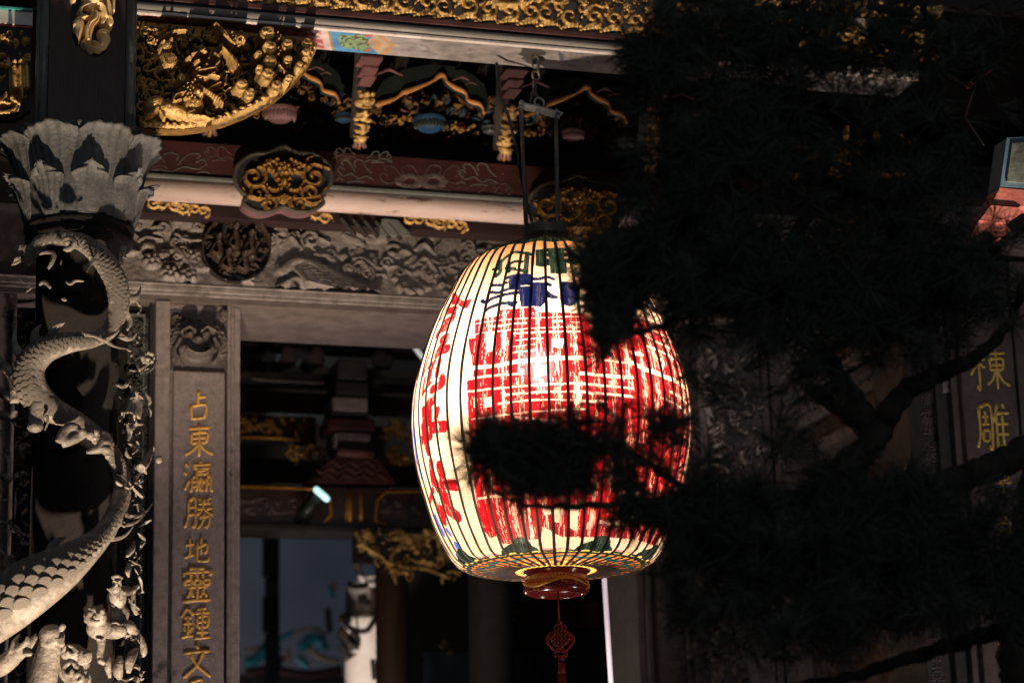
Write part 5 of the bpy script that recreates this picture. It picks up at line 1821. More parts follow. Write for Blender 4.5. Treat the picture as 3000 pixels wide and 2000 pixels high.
mb.build('lit_tube', glow('cool_tube', (0.55, 1.0, 0.95), 1.1), spot, True)
mb = MB()
mb.tube([V(P(888, 1530, YH - .1)), V(P(888, 1560, YH + .05))], 4 * KHH, 6)
mb.build('bracket', M_CABLE, spot)

rail = thing('hall_rail', 'carved gilt rail with a bright lower edge in the hall, left of the block post', 'carving', P(800, 1285, YH + .3))
S = Relief(YH + .28, 640, 1222, 925, 1296, 2.6)
S.fill(645, 1228, 920, 1270, 40, 15, .06, 71, 'slf')
S.fill(830, 1275, 920, 1296, 10, 10, .05, 72, 'sl')
S.build('carved_scrolls', [M_GOLD2, M_DARK], rail, thr=.012)
gline([(690, 1279), (820, 1283), (900, 1290)], 6, rail, YH + .25)
for x0, y0, x1, y1, lb_, sd in ((830, 1300, 965, 1362, 'gilt curled bracket left of the red cloth block in the hall', 1), (1085, 1310, 1215, 1365, 'gilt curled bracket with a bright disc right of the red cloth block', 2), (1100, 1232, 1220, 1300, 'gilt scrolls in shadow beside the text block', 3)):
    S = Relief(YH + .1, x0, y0, x1, y1, 2.4)
    S.fill(x0 + 12, y0 + 10, x1 - 12, y1 - 10, 20, 16, .07, sd, 'ssl')
    S.mask = S.h > .004
    o = tag(S.build('gilt_bracket', M_GOLD2, None), lb_, 'bracket')
stack = thing('block_post', 'stack of grey and buff blocks over a red zigzag skirt inside the hall', 'bracket set', P(1030, 1410, YH))
for nm, x0, y0, x1, y1, m_ in (('grey_block', 990, 1050, 1076, 1112, M_DIMST), ('buff_block', 975, 1160, 1078, 1206, M_WALL), ('buff_block', 968, 1206, 1090, 1216, M_BLACKW), ('text_block', 982, 1264, 1086, 1310, M_WALL), ('red_block', 960, 1222, 1100, 1262, M_RED), ('neck_block', 985, 1114, 1080, 1158, M_BLACKW)):
    bx(nm, x0, y0, x1, y1, YH - .05, .3, m_, stack, .012)
mb = MB()
mb.tube([V(P(988, 1322, YH - .08)), V(P(1092, 1328, YH - .08))], 15 * KHH, 12)
mb.build('pink_cap', M_PINK, stack, True)
mb = MB()
mb.prism([P(x, y, YH - .06) for x, y in [(970, 1342), (1108, 1344), (1156, 1412), (900, 1410)]], (0, .2, 0))
mb.build('red_skirt', M_RED, stack)
for j in range(3):
    mb = MB()
    pts = [(905 + (10 - j * 8) * 0 + i * 25 + j * 6, 1398 - j * 20 + (8 if i % 2 else -8)) for i in range(10 - j)]
    mb.tube([V(P(x + 6, y, YH - .065)) for x, y in pts], 3 * KHH, 5, .6, (0, -1, 0))
    mb.build('zigzag_band', M_PINK, stack)
g = random.Random(6)
mb = MB()
for i in range(14):
    x = 992 + (i % 7) * 14
    y = 1277 + 18 * (i // 7)
    for j in range(3):
        mb.tube([P(x + g.uniform(-4, 4), y + g.uniform(-6, 6), YH - .052), P(x + g.uniform(-4, 4), y + g.uniform(-6, 6), YH - .052)], 1.4 * KHH, 4)
mb.build('worn_writing', M_BLACKW, stack)
for y0, y1, Y, m_, lb_ in ((1010, 1040, YH + .5, M_WOOD, 'highest dark cross beam in the hall under the lintel'), (1092, 1110, YH + .3, M_BLACKW, 'thin black cross beam in the hall with a pale lower edge'), (1150, 1212, YH + .5, M_WOOD, 'brown cross beam in the hall beside the buff block'), (1345, 1416, YH + .5, M_BLACKW, 'black board in the hall above the gilt framed beam')):
    mb = MB()
    mb.box(XH(500), XH(1700), Y, Y + .3, zat(900, y1, Y), zat(900, y0, Y), .01)
    o = tag(mb.build('hall_beam', m_), lb_, 'beam')
gline([(738, 1110), (800, 1115), (950, 1122)], 3, None, YH + .28, M_WALL, 'pale_batten')
tag(bpy.data.objects['pale_batten'], 'thin pale batten under the thin black cross beam in the hall', 'batten')
for i, x in enumerate((770, 830, 880, 930, 1120)):
    mb = MB()
    for j in range(6):
        mb.ell(P(x + g.uniform(-20, 20), 1060 + g.uniform(-30, 30), YH + .4), (.05, .02, .05), None, 8, 5)
    o = tag(mb.build('painted_flower_block', M_OUTL if i % 2 else M_DIMST), ['dim painted flowers left in the hall ceiling', 'second group of dim painted flowers in the hall ceiling', 'dim flowers beside the grey block on its left', 'dim flowers touching the grey block', 'dim painted flowers right of the grey block'][i], 'ornament')
mb = MB()
mb.tube([V(P(1207, 1006, YH)), V(P(1262, 1078, YH))], 7 * KHH, 10)
o = tag(mb.build('strip_lamp', glow('strip_tube', (0.95, 0.97, 0.92), .42)), 'slanting pale strip lamp in the doorway beside the lantern', 'lamp')

# gilt openwork hanging under the tie beam
S = Relief(YH - .05, 1030, 1556, 1345, 1710, 2.4)
S.fill(1050, 1565, 1340, 1625, 50, 18, .07, 81, 'slfb')
S.fill(1110, 1620, 1340, 1690, 34, 17, .07, 82, 'sl')
S.stroke(smooth_px([(1040, 1562), (1060, 1600), (1110, 1630), (1130, 1650), (1180, 1662), (1240, 1668), (1300, 1690)], 30), 7, .06, 6)
for x, y in ((1155, 1580), (1205, 1605), (1215, 1620), (1235, 1645), (1255, 1652), (1150, 1670)):
    S.ell((x, y), 11, 9, .09)
S.mask = S.h > .006
ow = tag(S.build('openwork_spandrel', M_GOLD, None, rough=.012), 'gilt openwork spandrel hanging under the inner beam beside the lantern', 'carving')
mb = MB(); mb.box(XH(1050), XH(1400), YH + .14, YH + .2, zat(1200, 1640, YH), zat(1200, 1556, YH))
o = tag(mb.build('spandrel_board', M_BLACKW), 'black board behind the gilt openwork spandrel', 'board')

# dark round pillars
for x, r_, Y, m_, lb_ in ((1150, 48, 15.9, M_WOOD, 'dark round hall pillar beside the white lit column'), (1440, 62, 16.4, M_DIMST, 'dim round hall pillar below the lantern left of the tassel')):
    c = P(x, 1850, Y)
    mb = MB()
    rr_ = r_ * kpx(x, 1850, Y)
    mb.lathe([(rr_, 0), (rr_, zat(x, 1560, Y))], (c[0], Y, 0), 40)
    o = tag(mb.build('hall_pillar', m_, None, True), lb_, 'pillar')
bx_o = bx('hall_board', 1500, 1755, 1760, 1835, 17.0, .1, M_WOOD)
tag(bx_o, 'dim brown hall board below the lantern foot', 'board')
mb = MB()
for x, y, r_ in ((1385, 1715, 7), (1512, 1768, 8), (1515, 1790, 10), (1505, 1810, 7), (1300, 1885, 14), (1320, 1910, 10)):
    mb.ell(P(x, y, 16.9), r_ * kpx(x, y, 16.9), None, 8, 6)
tag(mb.build('gilt_ornament', M_GOLD2, None, True), 'few dull gilt knobs in the dark hall under the lantern', 'ornament')

# lit white column with black carving silhouettes, in the inner court
Yc = 18.2
wc = thing('white_column', 'brightly lit white column behind black carved silhouettes, seen through the doorway', 'column', P(1070, 1990, Yc))
kc = kpx(1070, 1800, Yc)
c = P(1062, 1850, Yc)
mb = MB()
mb.lathe([(52 * kc, -1.2), (50 * kc, .1), (58 * kc, .12), (58 * kc, .16), (50 * kc, .17), (46 * kc, .42)], (c[0], Yc, c[2] - .05), 32)
mb.build('shaft', M_PLAST, wc, True)
mb = MB()
mb.tube([V(P(x, y, Yc - .2)) for x, y in smooth_px([(1037, 1592), (1042, 1640), (1054, 1680), (1072, 1705), (1098, 1712)], 24)], [7 * kc * (.8 + .6 * math.sin(math.pi * i / 23)) for i in range(24)], 10)
for e in ((1100, 1688), (1096, 1702), (1072, 1722)):
    mb.tube([V(P(1062, 1690, Yc - .2)), V(P(*e, Yc - .2))], [7 * kc, 3 * kc], 8)
mb.build('curved_horn', M_PLAST, wc, True)
mb = MB()
for pts, r_ in (([(1000, 1800), (1018, 1830), (1040, 1845), (1075, 1845), (1100, 1810)], 8), ([(1012, 1795), (1020, 1825)], 12), ([(1060, 1740), (1066, 1765), (1082, 1770)], 14), ([(1020, 1708), (1040, 1716), (1078, 1712)], 9), ([(1045, 1800), (1047, 1845)], 3),
                ([(1000, 1850), (1020, 1880), (1040, 1895)], 16), ([(1000, 1890), (1025, 1930)], 14), ([(1092, 1930), (1098, 1990)], 8), ([(1030, 1850), (1045, 1870), (1040, 1900)], 12)):
    mb.tube([V(P(x, y, Yc - .42)) for x, y in smooth_px(pts, 14)], r_ * kc, 8)
mb.build('dark_carving', M_BLACKW, wc, True)
mb = MB()
for x, y, r_ in ((1000, 1815, 9), (1004, 1850, 14), (1010, 1862, 10), (1024, 1886, 7), (1016, 1930, 6), (1038, 1916, 6), (1025, 1905, 5)):
    mb.ell(P(x, y, Yc - .55), r_ * kc, None, 8, 6)
mb.build('buff_carving', M_BUFF, wc, True)

# dark mast and the next hall's ridge with ceramic dragons
Ym = 23.0
for y0, y1, lb_ in ((1560, 1690, 'upper dark board on the mast against the night sky'), (1745, 1850, 'lower dark board on the mast against the night sky')):
    bx_o = bx('mast_board', 772, y0, 820, y1, Ym - .1, .08, M_GREEN, None)
    tag(bx_o, lb_, 'board')
km = kpx(800, 1750, Ym)
mb = MB()
c = P(797, 1750, Ym)
mb.tube([(c[0], Ym, 0), (c[0], Ym, zat(797, 1500, Ym))], 22 * km, 12)
tag(mb.build('mast', mat('mast_paint', (.035, .045, .045), (.02, .028, .028), .6), None, True), 'dark mast standing in the inner court against the night sky', 'pole')
Yd = 26.0
kd = kpx(850, 1900, Yd)
ridge = thing('roof_ridge', 'far hall roof ridge with teal ceramic dragons and buff scrolls, through the doorway', 'roof', P(860, 1990, Yd))
mb = MB(); mb.box(xat(560, 1980, Yd), xat(1110, 1980, Yd), Yd, Yd + .6, zat(850, 2100, Yd), zat(850, 1975, Yd)); mb.build('ridge_wall', M_BLACKW, ridge)
for m_, nm, pth in ((M_CERAM, 'teal_dragon', [([(720, 1940), (750, 1930), (780, 1900), (800, 1890), (815, 1910)], 16), ([(880, 1900), (910, 1870), (940, 1880), (950, 1905)], 17), ([(800, 1880), (840, 1860), (860, 1850)], 8), ([(870, 1925), (900, 1950)], 14), ([(965, 1715), (975, 1750)], 7)]),
                    (M_BUFF, 'buff_scroll', [([(860, 1858), (890, 1842), (930, 1842), (955, 1862)], 5), ([(900, 1900), (930, 1920), (960, 1930), (990, 1935)], 9), ([(780, 1920), (810, 1940)], 8), ([(715, 1905), (760, 1895), (785, 1870)], 5), ([(840, 1900), (845, 1940)], 8), ([(970, 1700), (985, 1730)], 7)]),
                    (M_RED, 'dark_red_scroll', [([(720, 1970), (800, 1960), (900, 1975), (1000, 1960)], 14), ([(960, 1780), (965, 1850)], 10), ([(810, 1960), (830, 1920)], 8)])):
    for pts, r_ in pth:
        mb = MB()
        mb.tube([V(P(x, y, Yd - .1)) for x, y in smooth_px(pts, 16)], r_ * kd, 9)
        mb.build(nm, m_, ridge, True)
# hall back wall with the opening
Yk = 19.0
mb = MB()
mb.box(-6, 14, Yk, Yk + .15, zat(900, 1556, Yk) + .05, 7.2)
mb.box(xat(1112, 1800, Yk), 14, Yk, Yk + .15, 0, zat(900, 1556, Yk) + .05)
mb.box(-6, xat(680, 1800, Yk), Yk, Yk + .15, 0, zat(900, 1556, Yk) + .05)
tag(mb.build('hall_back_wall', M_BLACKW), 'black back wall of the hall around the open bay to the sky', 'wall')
bx_o = bx('blue_panel', 1240, 1905, 1780, 2040, Yk - .06, .05, mat('night_blue_board', (.035, .06, .10), (.02, .035, .06), .5))
tag(bx_o, 'dim blue panel low in the hall behind the tassel', 'panel')
mb = MB()
a, b_ = P(1770, 1690, 11.9), P(1792, 2030, 11.9)
mb.tube([a, b_], 6.5 * kpx(1780, 1850, 11.9), 12)
tag(mb.build('lit_door_edge', glow('pink_white_edge', (1.0, .78, .86), .62), None, True), 'upright pinkish white lit door edge right of the tassel', 'lamp')  # lit door edge, its brightness put in as glow
mb = MB()
mb.box(-6, XP(380), YW + .5, YW + .56, 0, ztop)
mb.box(XP(2100), 14, YW + .6, YW + .66, 0, 7.2)
tag(mb.build('front_wall', M_BLACKW), 'dark wall of the hall front behind the stone panels', 'wall')

# ------------------------------------------------------------------ right wing: wall coming forward, pillar with two gilt characters
XW = float(XP(2338))
wing = thing('wing_wall', 'stone side wall stepping forward at the right, with sloping ledges behind the pine', 'wall', (XW, 11, 0))
mb = MB(); mb.box(XW, XW + .3, 10.15, YW + .5, 0, 5.2); mb.build('wall_core', M_WALL, wing)
for (px_, py_), out, hh in (((2390, 1195), .10, .05), ((2390, 1225), .06, .05), ((2640, 1215), .12, .06), ((2390, 1345), .05, .03), ((2640, 1000), .1, .05)):
    q = PX(px_, py_, XW)
    mb = MB(); mb.box(XW - out, XW + .01, 10.15, YW, q[2] - hh / 2, q[2] + hh / 2, .008); mb.build('ledge', M_STONE, wing)
g = random.Random(91)
mb = MB()
for i in range(90):
    px_, py_ = g.uniform(2350, 2650), g.uniform(1080, 1500)
    q = PX(px_, py_, XW)
    r_ = g.uniform(.012, .035)
    mb.ell(q, (.03, r_, r_ * g.uniform(.5, 1.2)), None, 8, 6)
    if i % 2:
        mb.tube([q, V(q) + Vector((-.02, g.uniform(-.06, .06), g.uniform(-.05, .05))), V(q) + Vector((0, g.uniform(-.1, .1), g.uniform(-.08, .08)))], [.010, .014, .005], 6)
mb.build('carved_relief', M_STONE, wing, True)
YQ = 10.1
XQ = lambda px: xat(px, 1250, YQ)
wp = thing('inscribed_pillar', 'dark stone pillar at the right edge with two bright gilt characters', 'pillar', (XQ(2900), YQ, 0))
for a, b_, o_ in ((2672, 2686, .02), (2688, 2752, .05), (2754, 2768, .02), (2770, 2784, .04), (2786, 2802, .06), (2804, 2826, .03), (2828, 2976, .0), (2978, 2992, .02), (2994, 3080, .0)):
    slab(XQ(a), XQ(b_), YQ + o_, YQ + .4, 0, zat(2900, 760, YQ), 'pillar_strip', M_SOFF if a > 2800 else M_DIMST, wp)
for i, (key, x, y, sz, wd) in enumerate((('j', 2896, 1078, 112, .95), ('k', 2910, 1248, 122, .80), ('l', 2938, 1400, 80, .7), ('h', 2950, 1560, 90, .8), ('b', 2955, 1730, 90, .8), ('e', 2958, 1900, 90, .8))):
    q = P(x, y, YQ)
    k = kpx(x, y, YQ)
    character(key, q[0], q[2], sz * k, YQ, M_BGILT, wp, .042, wd, .02, 20 + i)
for i, (key, x, y, sz) in enumerate((('c', 2718, 1150, 70), ('f', 2722, 1235, 70), ('g', 2728, 1330, 66), ('d', 2738, 1900, 66), ('l', 2745, 1980, 66))):
    q = P(x, y, YQ + .05)
    character(key, q[0], q[2], sz * kpx(x, y, YQ), YQ + .05, M_OUTL, wp, .05, .7, .02, 40 + i)


def wing_char(key, px_, py_, sz):
    q = PX(px_, py_, XW)
    o = character(key, 0, 0, sz, 0, M_GOLD2, None, .05, .9, .0, 3)
    M = Matrix.Translation(V(q)) @ Matrix.Rotation(-math.pi / 2, 4, 'Z')
    o.data.transform(M)
    attach(o, wing)


for a in (('l', 2662, 1312, .13), ('k', 2668, 1385, .12), ('a', 2590, 1980, .15), ('b', 2660, 1960, .15), ('g', 2640, 1870, .12), ('e', 2560, 1890, .12)):
    wing_char(*a)

# painted beam end and frames at the right edge
Yt = 9.3
M_SALMON = mat('salmon_red_paint', (.50, .17, .14), (.34, .09, .08), .55, scale=9)
pe = thing('painted_beam_end', 'painted beam end at the right edge, grey green panel in blue over red scrolls', 'beam', P(2980, 690, Yt))
for nm, pts, m_, d in (('blue_frame', [(2950, 404), (3080, 396), (3080, 556), (2930, 546)], mat('blue_frame_paint', (.10, .17, .24), (.06, .10, .15), .6), .0), ('grey_green_panel', [(2966, 420), (3080, 412), (3080, 540), (2950, 532)], mat('grey_green_panel_paint', (.16, .20, .17), (.07, .06, .06), .6, scale=14), .008),
                       ('red_scroll', [(2930, 550), (3060, 562), (3050, 600), (2980, 604), (2905, 598)], M_SALMON, .0), ('red_scroll', [(2903, 601), (2982, 608), (3000, 620), (2950, 655), (2870, 646)], M_SALMON, .012), ('red_scroll', [(2868, 649), (2948, 658), (2960, 676), (2930, 700), (2840, 698)], M_SALMON, .0)):
    mb = MB()
    mb.prism([P(x, y, Yt - d) for x, y in pts], (0, .12, 0))
    mb.build(nm, m_, pe)
mb = MB()
mb.tube([P(x, y, Yt + .2) for x, y in ((2858, 252), (2828, 345), (2884, 428))], .005, 6)
tag(mb.build('thin_frame', M_OUTL), 'thin pale bent frame line in the dark upper right', 'frame')
mb = MB()
mb.prism([P(x, y, Yt + .2) for x, y in ((2838, 240), (2908, 202), (2905, 210), (2850, 252))], (0, .05, 0))
tag(mb.build('red_edge', M_REDB), 'slanting red painted edge in the dark upper right corner', 'board')
S = Relief(YE + .05, 2310, 395, 2665, 535, 2.6)
S.fill(2320, 400, 2660, 520, 70, 18, .06, 101, 'slfb')
S.stroke(smooth_px([(2320, 430), (2360, 465), (2440, 480), (2510, 508), (2580, 520), (2650, 522)], 20), 9, .07, 8)
S.mask = S.h > .004
tag(S.build('carved_bracket', M_GOLD2, None, rough=.01), 'gilded bracket glinting through the pine in the upper right', 'bracket')

# ------------------------------------------------------------------ dragon column
RC = 0.178
RN = 0.200
col = thing('dragon_column', 'carved stone column wound by a scaly dragon under a lotus capital, at the left', 'column', (CX, CY, 0))
KD = kpx(220, 1200, CY - RC)
zneck = zat(230, 648, CY - RC)
ztopc = zat(236, 372, CY - .2)
mb = MB()
mb.lathe([(RC + .10, 0), (RC + .10, .5), (RC, .6), (RC, zneck - .08), (RN + .012, zneck - .07), (RN + .03, zneck - .05), (RN + .03, zneck - .03), (RN + .015, zneck - .02), (RN + .035, zneck + .0), (RN + .035, zneck + .02), (RN + .01, zneck + .03)], (CX, CY, 0), 64)
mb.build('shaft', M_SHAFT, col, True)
# capital core and petals
hc = ztopc - zneck
mb = MB()
mb.lathe([(RN + .0, zneck), (RN + .02, zneck + .3 * hc), (RN + .01, zneck + .6 * hc), (RN + .04, zneck + .92 * hc), (RN + .05, ztopc - .01), (0, ztopc - .01)], (CX, CY, 0), 48)
mb.build('capital_core', M_LOTUS, col, True)


def petal(a, z0, h, width, flare, seed, name='petal', short=False):
    """a shell-like stone petal: fans out upward, ribbed, with a softly ruffled lip rolling outward"""
    g = random.Random(seed)
    nu, nv = 25, 20
    w1, w2, w3 = g.uniform(0, 6), g.uniform(0, 6), g.uniform(.9, 1.1)
    vs, fs = [], []
    for sd in (0, 1):
        for j in range(nv):
            v = j / (nv - 1)
            for i in range(nu):
                u = i / (nu - 1) * 2 - 1
                wv = width * (.50 + .50 * v ** .9) * (1 - (.18 if not short else .75) * max(0, (v - .8) / .2) ** 2)
                r = RN + .030 + .030 * math.sin(v * math.pi * .9) + flare * v ** 3 - .030 * u * u * v * w3 + .0055 * math.cos(u * 5.5 * math.pi + w1) * v
                if short:
                    r += .03 * max(0, v - .6) ** 1.5 / .25
                z = z0 + h * (v - (.10 if not short else .22) * u * u * v ** 4) + .007 * math.sin(u * 6 + w2) * v ** 6 - flare * .28 * max(0, v - .82) / .18 * (1 - .4 * u * u)
                ang = a + u * wv / 2 / (RN + .06)
                if sd:
                    r -= .016 + .012 * (1 - v)
                vs.append((CX + r * math.cos(ang), CY + r * math.sin(ang), z))
    n = nu * nv
    for sd in (0, 1):
        for j in range(nv - 1):
            for i in range(nu - 1):
                q = sd * n + j * nu + i
                f = (q, q + 1, q + nu + 1, q + nu)
                fs.append(f if sd == 0 else f[::-1])
    for i in range(nu - 1):
        q = (nv - 1) * nu + i
        fs.append((q, q + 1, q + 1 + n, q + n))
    for j in range(nv - 1):
        for i in (0, nu - 1):
            q = j * nu + i
            fs.append((q, q + nu, q + nu + n, q + n))
    return MB().add(vs, fs).build(name, M_LOTUS, col, True)


a_f = math.atan2(-CY, -CX) + math.pi * 0   # towards viewer
a_f = math.atan2(CAM[1] - CY, CAM[0] - CX)
for i in range(8):
    petal(a_f + .36 + i * 2 * math.pi / 8, zneck + .08 * hc, hc * .96, .235, .125, i * 3 + 1)
for i in range(8):
    petal(a_f - .03 + i * 2 * math.pi / 8, zneck + .06 * hc, hc * .98, .235, .09, i * 5 + 2)
for i in range(9):
    petal(a_f + .15 + i * 2 * math.pi / 9, zneck + .02 * hc, hc * .58, .17, .07, i * 7 + 3, 'short_petal', True)


def cyl(px, py, Rr):
    """point of the cylinder of radius Rr round the column axis seen at that picture point (its edge if the ray misses)"""
    d = ray(px, py)
    o = CAM - np.array([CX, CY, 0])
    a = d[0] ** 2 + d[1] ** 2
    b = o[0] * d[0] + o[1] * d[1]
    c = o[0] ** 2 + o[1] ** 2 - Rr * Rr
    q = b * b - a * c
    t = (-b - math.sqrt(q)) / a if q > 0 else -b / a
    p = CAM + d * t
    return p


BODY = [(-150, 1900, 62, .13), (-60, 1835, 68, .13), (20, 1770, 76, .13), (100, 1710, 72, .13), (180, 1662, 56, .12), (250, 1612, 38, .09), (312, 1550, 27, .05), (352, 1465, 27, .02), (352, 1380, 25, .0), (305, 1296, 22, -.02), (225, 1232, 24, -.02),
        (150, 1200, 36, .01), (95, 1145, 45, .05), (88, 1075, 45, .06), (130, 1025, 38, .06), (200, 1003, 28, .06), (270, 996, 20, .04), (322, 966, 22, .03), (348, 900, 30, .05), (340, 830, 33, .06), (305, 765, 30, .05), (250, 715, 24, .0), (185, 695, 22, -.02), (125, 708, 22, -.01), (80, 760, 20, .02)]
pts = spline(BODY, 300)
cen, nrm, rad = [], [], []
for x, y, r, o_ in pts:
    rm = r * KD
    p = cyl(float(x), float(y), RC + rm * .62 + .015 + o_)
    cen.append(V(p))
    n = Vector((p[0] - CX, p[1] - CY, 0)).normalized()
    nrm.append(n)
    rad.append(rm)
for _ in range(3):
    cen = [cen[0]] + [(cen[i - 1] + cen[i] * 2 + cen[i + 1]) / 4 for i in range(1, len(cen) - 1)] + [cen[-1]]
vs, fs = [], []
SEG = 30
frames = []
arcl = [0.0]
for i in range(1, len(cen)):
    arcl.append(arcl[-1] + (cen[i] - cen[i - 1]).length)
for i, p in enumerate(cen):
    t = (cen[min(i + 1, len(cen) - 1)] - cen[max(i - 1, 0)]).normalized()
    a = (nrm[i] - t * nrm[i].dot(t)).normalized()
    b = t.cross(a)
    frames.append((t, a, b))
    for k in range(SEG):
        q = 2 * math.pi * k / SEG
        rr_ = rad[i]
        ridge_ = .16 * max(0, math.cos(q - math.pi / 2)) ** 8
        vs.append(p + (a * math.cos(q) * .92 + b * math.sin(q)) * rr_ * (1 + ridge_))
for i in range(len(cen) - 1):
    for k in range(SEG):
        k2 = (k + 1) % SEG
        fs.append((i * SEG + k, i * SEG + k2, (i + 1) * SEG + k2, (i + 1) * SEG + k))
fs.append(tuple(range(SEG)))
fs.append(tuple((len(cen) - 1) * SEG + k for k in range(SEG)))
body = MB().add(vs, fs).build('dragon_body', M_DSTONE, col, True)
# overlapping scales: domed plates, tips lifted
mb = MB()
sv, sf = [(0, 0, .16)], []
RG = 3
for j in range(1, RG + 1):
    for k in range(18):
        q = 2 * math.pi * k / 18
        r = j / RG
        sv.append((r * math.cos(q) * 1.0, r * math.sin(q) * 1.02, .16 * (1 - r ** 3)))
for k in range(18):
    sf.append((0, 1 + k, 1 + (k + 1) % 18))
    for j in range(RG - 1):
        a = 1 + j * 18
        sf.append((a + k, a + 18 + k, a + 18 + (k + 1) % 18, a + (k + 1) % 18))
scale_me = mb.add(sv, sf).mesh('scale')
scale_me.materials.append(M_DSTONE)
scale_me.polygons.foreach_set('use_smooth', [True] * len(scale_me.polygons))


def at_arc(s):
    i = int(np.searchsorted(arcl, s)) - 1
    i = max(0, min(i, len(cen) - 2))
    f = (s - arcl[i]) / max(1e-9, arcl[i + 1] - arcl[i])
    t, a, b = frames[i]
    t2, a2, b2 = frames[i + 1]
    return cen[i].lerp(cen[i + 1], f), t.lerp(t2, f).normalized(), a.lerp(a2, f).normalized(), b.lerp(b2, f).normalized(), rad[i] + (rad[i + 1] - rad[i]) * f


s, row = .01, 0
s_low = arcl[int(300 * 5.4 / 24)]
cam_v = V(CAM)
found = []
while s < arcl[-1]:
    p, t, a, b, r = at_arc(s)
    size = max(.016, r * .34)
    n = max(6, int(round(2 * math.pi * r / (size * 1.55))))
    for k in range(n):
        q = 2 * math.pi * (k + .5 * (row % 2)) / n
        if math.sin(q) > .80 or math.cos(q) < -.25:     # the smooth ridge and the side lying on the column
            continue
        nn = (a * math.cos(q) + b * math.sin(q)).normalized()
        pos = p + (a * math.cos(q) * .92 + b * math.sin(q)) * r
        vis = (cam_v - pos).normalized().dot(nn)
        px_, py_ = proj(pos)
        if vis < -.1 or px_ < -40 or py_ > 2030:
            continue
        # the free edge points up along the body (upward and back on the thick lowest coil)
        yv = (Vector((0, 0, 1)) - t * .45).normalized() if s < s_low else t
        yv = (yv - nn * yv.dot(nn)).normalized()
        up = (nn - yv * .26).normalized()
        yv = (yv - up * yv.dot(up)).normalized()
        xv = yv.cross(up)
        M = Matrix((xv * size, yv * size, up * size * .8)).transposed().to_4x4()
        M.translation = pos + up * size * .05
        found.append((size * max(.1, vis), M))
    s += size * .92
    row += 1
found.sort(key=lambda e: -e[0])
for _, M in found[:300]:
    inst('scale', scale_me, body, M)
mb = MB()
for _, M in found[300:]:
    mb.add([M @ Vector(q) for q in sv], sf)
if mb.v:
    o = link_mesh('small_scales', mb.mesh('small_scales'), M_DSTONE, body, True)
    o['kind'] = 'stuff'


def cp(x, y, out=.05):
    return V(cyl(x, y, RC + out + .035))


def fin(base, tip, w, out0=.06, out1=.10, bend=.12, name='fin', par=None, th=.30):
    a, b = cp(*base, out0), cp(*tip, out1)
    d = b - a
    side = d.cross(V(CAM) - a).normalized()
    n = 9
    q = [a + d * (i / (n - 1)) + side * d.length * bend * math.sin(math.pi * i / (n - 1)) for i in range(n)]
    mb = MB()
    mb.tube(q, [w * KD * (1 - (i / (n - 1)) ** 1.4) + .0015 for i in range(n)], 10, th, (V(CAM) - a))
    return mb.build(name, M_DSTONE, par or col, True)


for base, tip, w, bd in [((70, 1050), (46, 962), 15, -.15), ((108, 1006), (122, 950), 18, -.2), ((152, 998), (192, 945), 19, -.2), ((205, 985), (300, 995), 8, -.1), ((30, 1655), (44, 1628), 20, -.2), ((150, 1628), (196, 1572), 20, -.2), ((215, 1600), (286, 1584), 14, -.1),
                         ((255, 1583), (345, 1552), 9, .25), ((330, 1528), (430, 1497), 7, .15), ((345, 1500), (452, 1466), 7, .15), ((300, 1575), (395, 1534), 7, .18), ((280, 760), (254, 798), 9, .1), ((290, 720), (262, 765), 8, -.1), ((300, 990), (372, 1022), 5, .1), ((285, 985), (330, 992), 5, .2),
                         ((60, 760), (34, 772), 10, .2), ((75, 730), (38, 740), 14, .2), ((350, 980), (405, 968), 9, .3), ((370, 880), (412, 840), 13, .2), ((362, 720), (372, 760), 9, .1)]:
    fin(base, tip, w, .07, .10, bd)
# white glints: tongue, brow, whiskers of the upper head left in the shade
for pts_, r0 in [([(192, 824), (206, 832), (222, 822), (246, 824)], 4.5), ([(115, 836), (125, 826), (136, 830), (148, 844)], 6), ([(180, 874), (195, 880)], 5), ([(76, 856), (95, 842)], 2.5), ([(57, 816), (78, 832)], 2.5), ([(185, 700), (205, 698), (218, 712), (200, 730), (186, 728)], 9), ([(225, 712), (228, 730)], 5), ([(248, 700), (236, 720)], 3),
                 ([(115, 744), (140, 738), (158, 746), (150, 772), (140, 788)], 7), ([(180, 760), (178, 776)], 3), ([(34, 776), (60, 764)], 4)]:
    mb = MB()
    mb.tube([cp(x, y, .10) for x, y in smooth_px(pts_, 12)], [r0 * KD * (.45 + .75 * math.sin(math.pi * (i + .6) / 12.5)) for i in range(12)], 8)
    mb.build('whisker', M_DSTONE, col, True)
# antler at the left edge
mb = MB()
for pts_, r0, r1 in (([(-30, 1030), (10, 1070), (34, 1100), (50, 1150)], 14, 16), ([(-30, 1120), (0, 1148), (40, 1165)], 16, 14), ([(-40, 1200), (0, 1215), (36, 1220), (44, 1200)], 17, 10), ([(40, 1100), (44, 1180)], 15, 16)):
    mb.tube([cp(x, y, .09) for x, y in smooth_px(pts_, 10)], list(np.linspace(r0, r1, 10) * KD), 10)
mb.sculpt('antler', M_DSTONE, col, .006, 2)
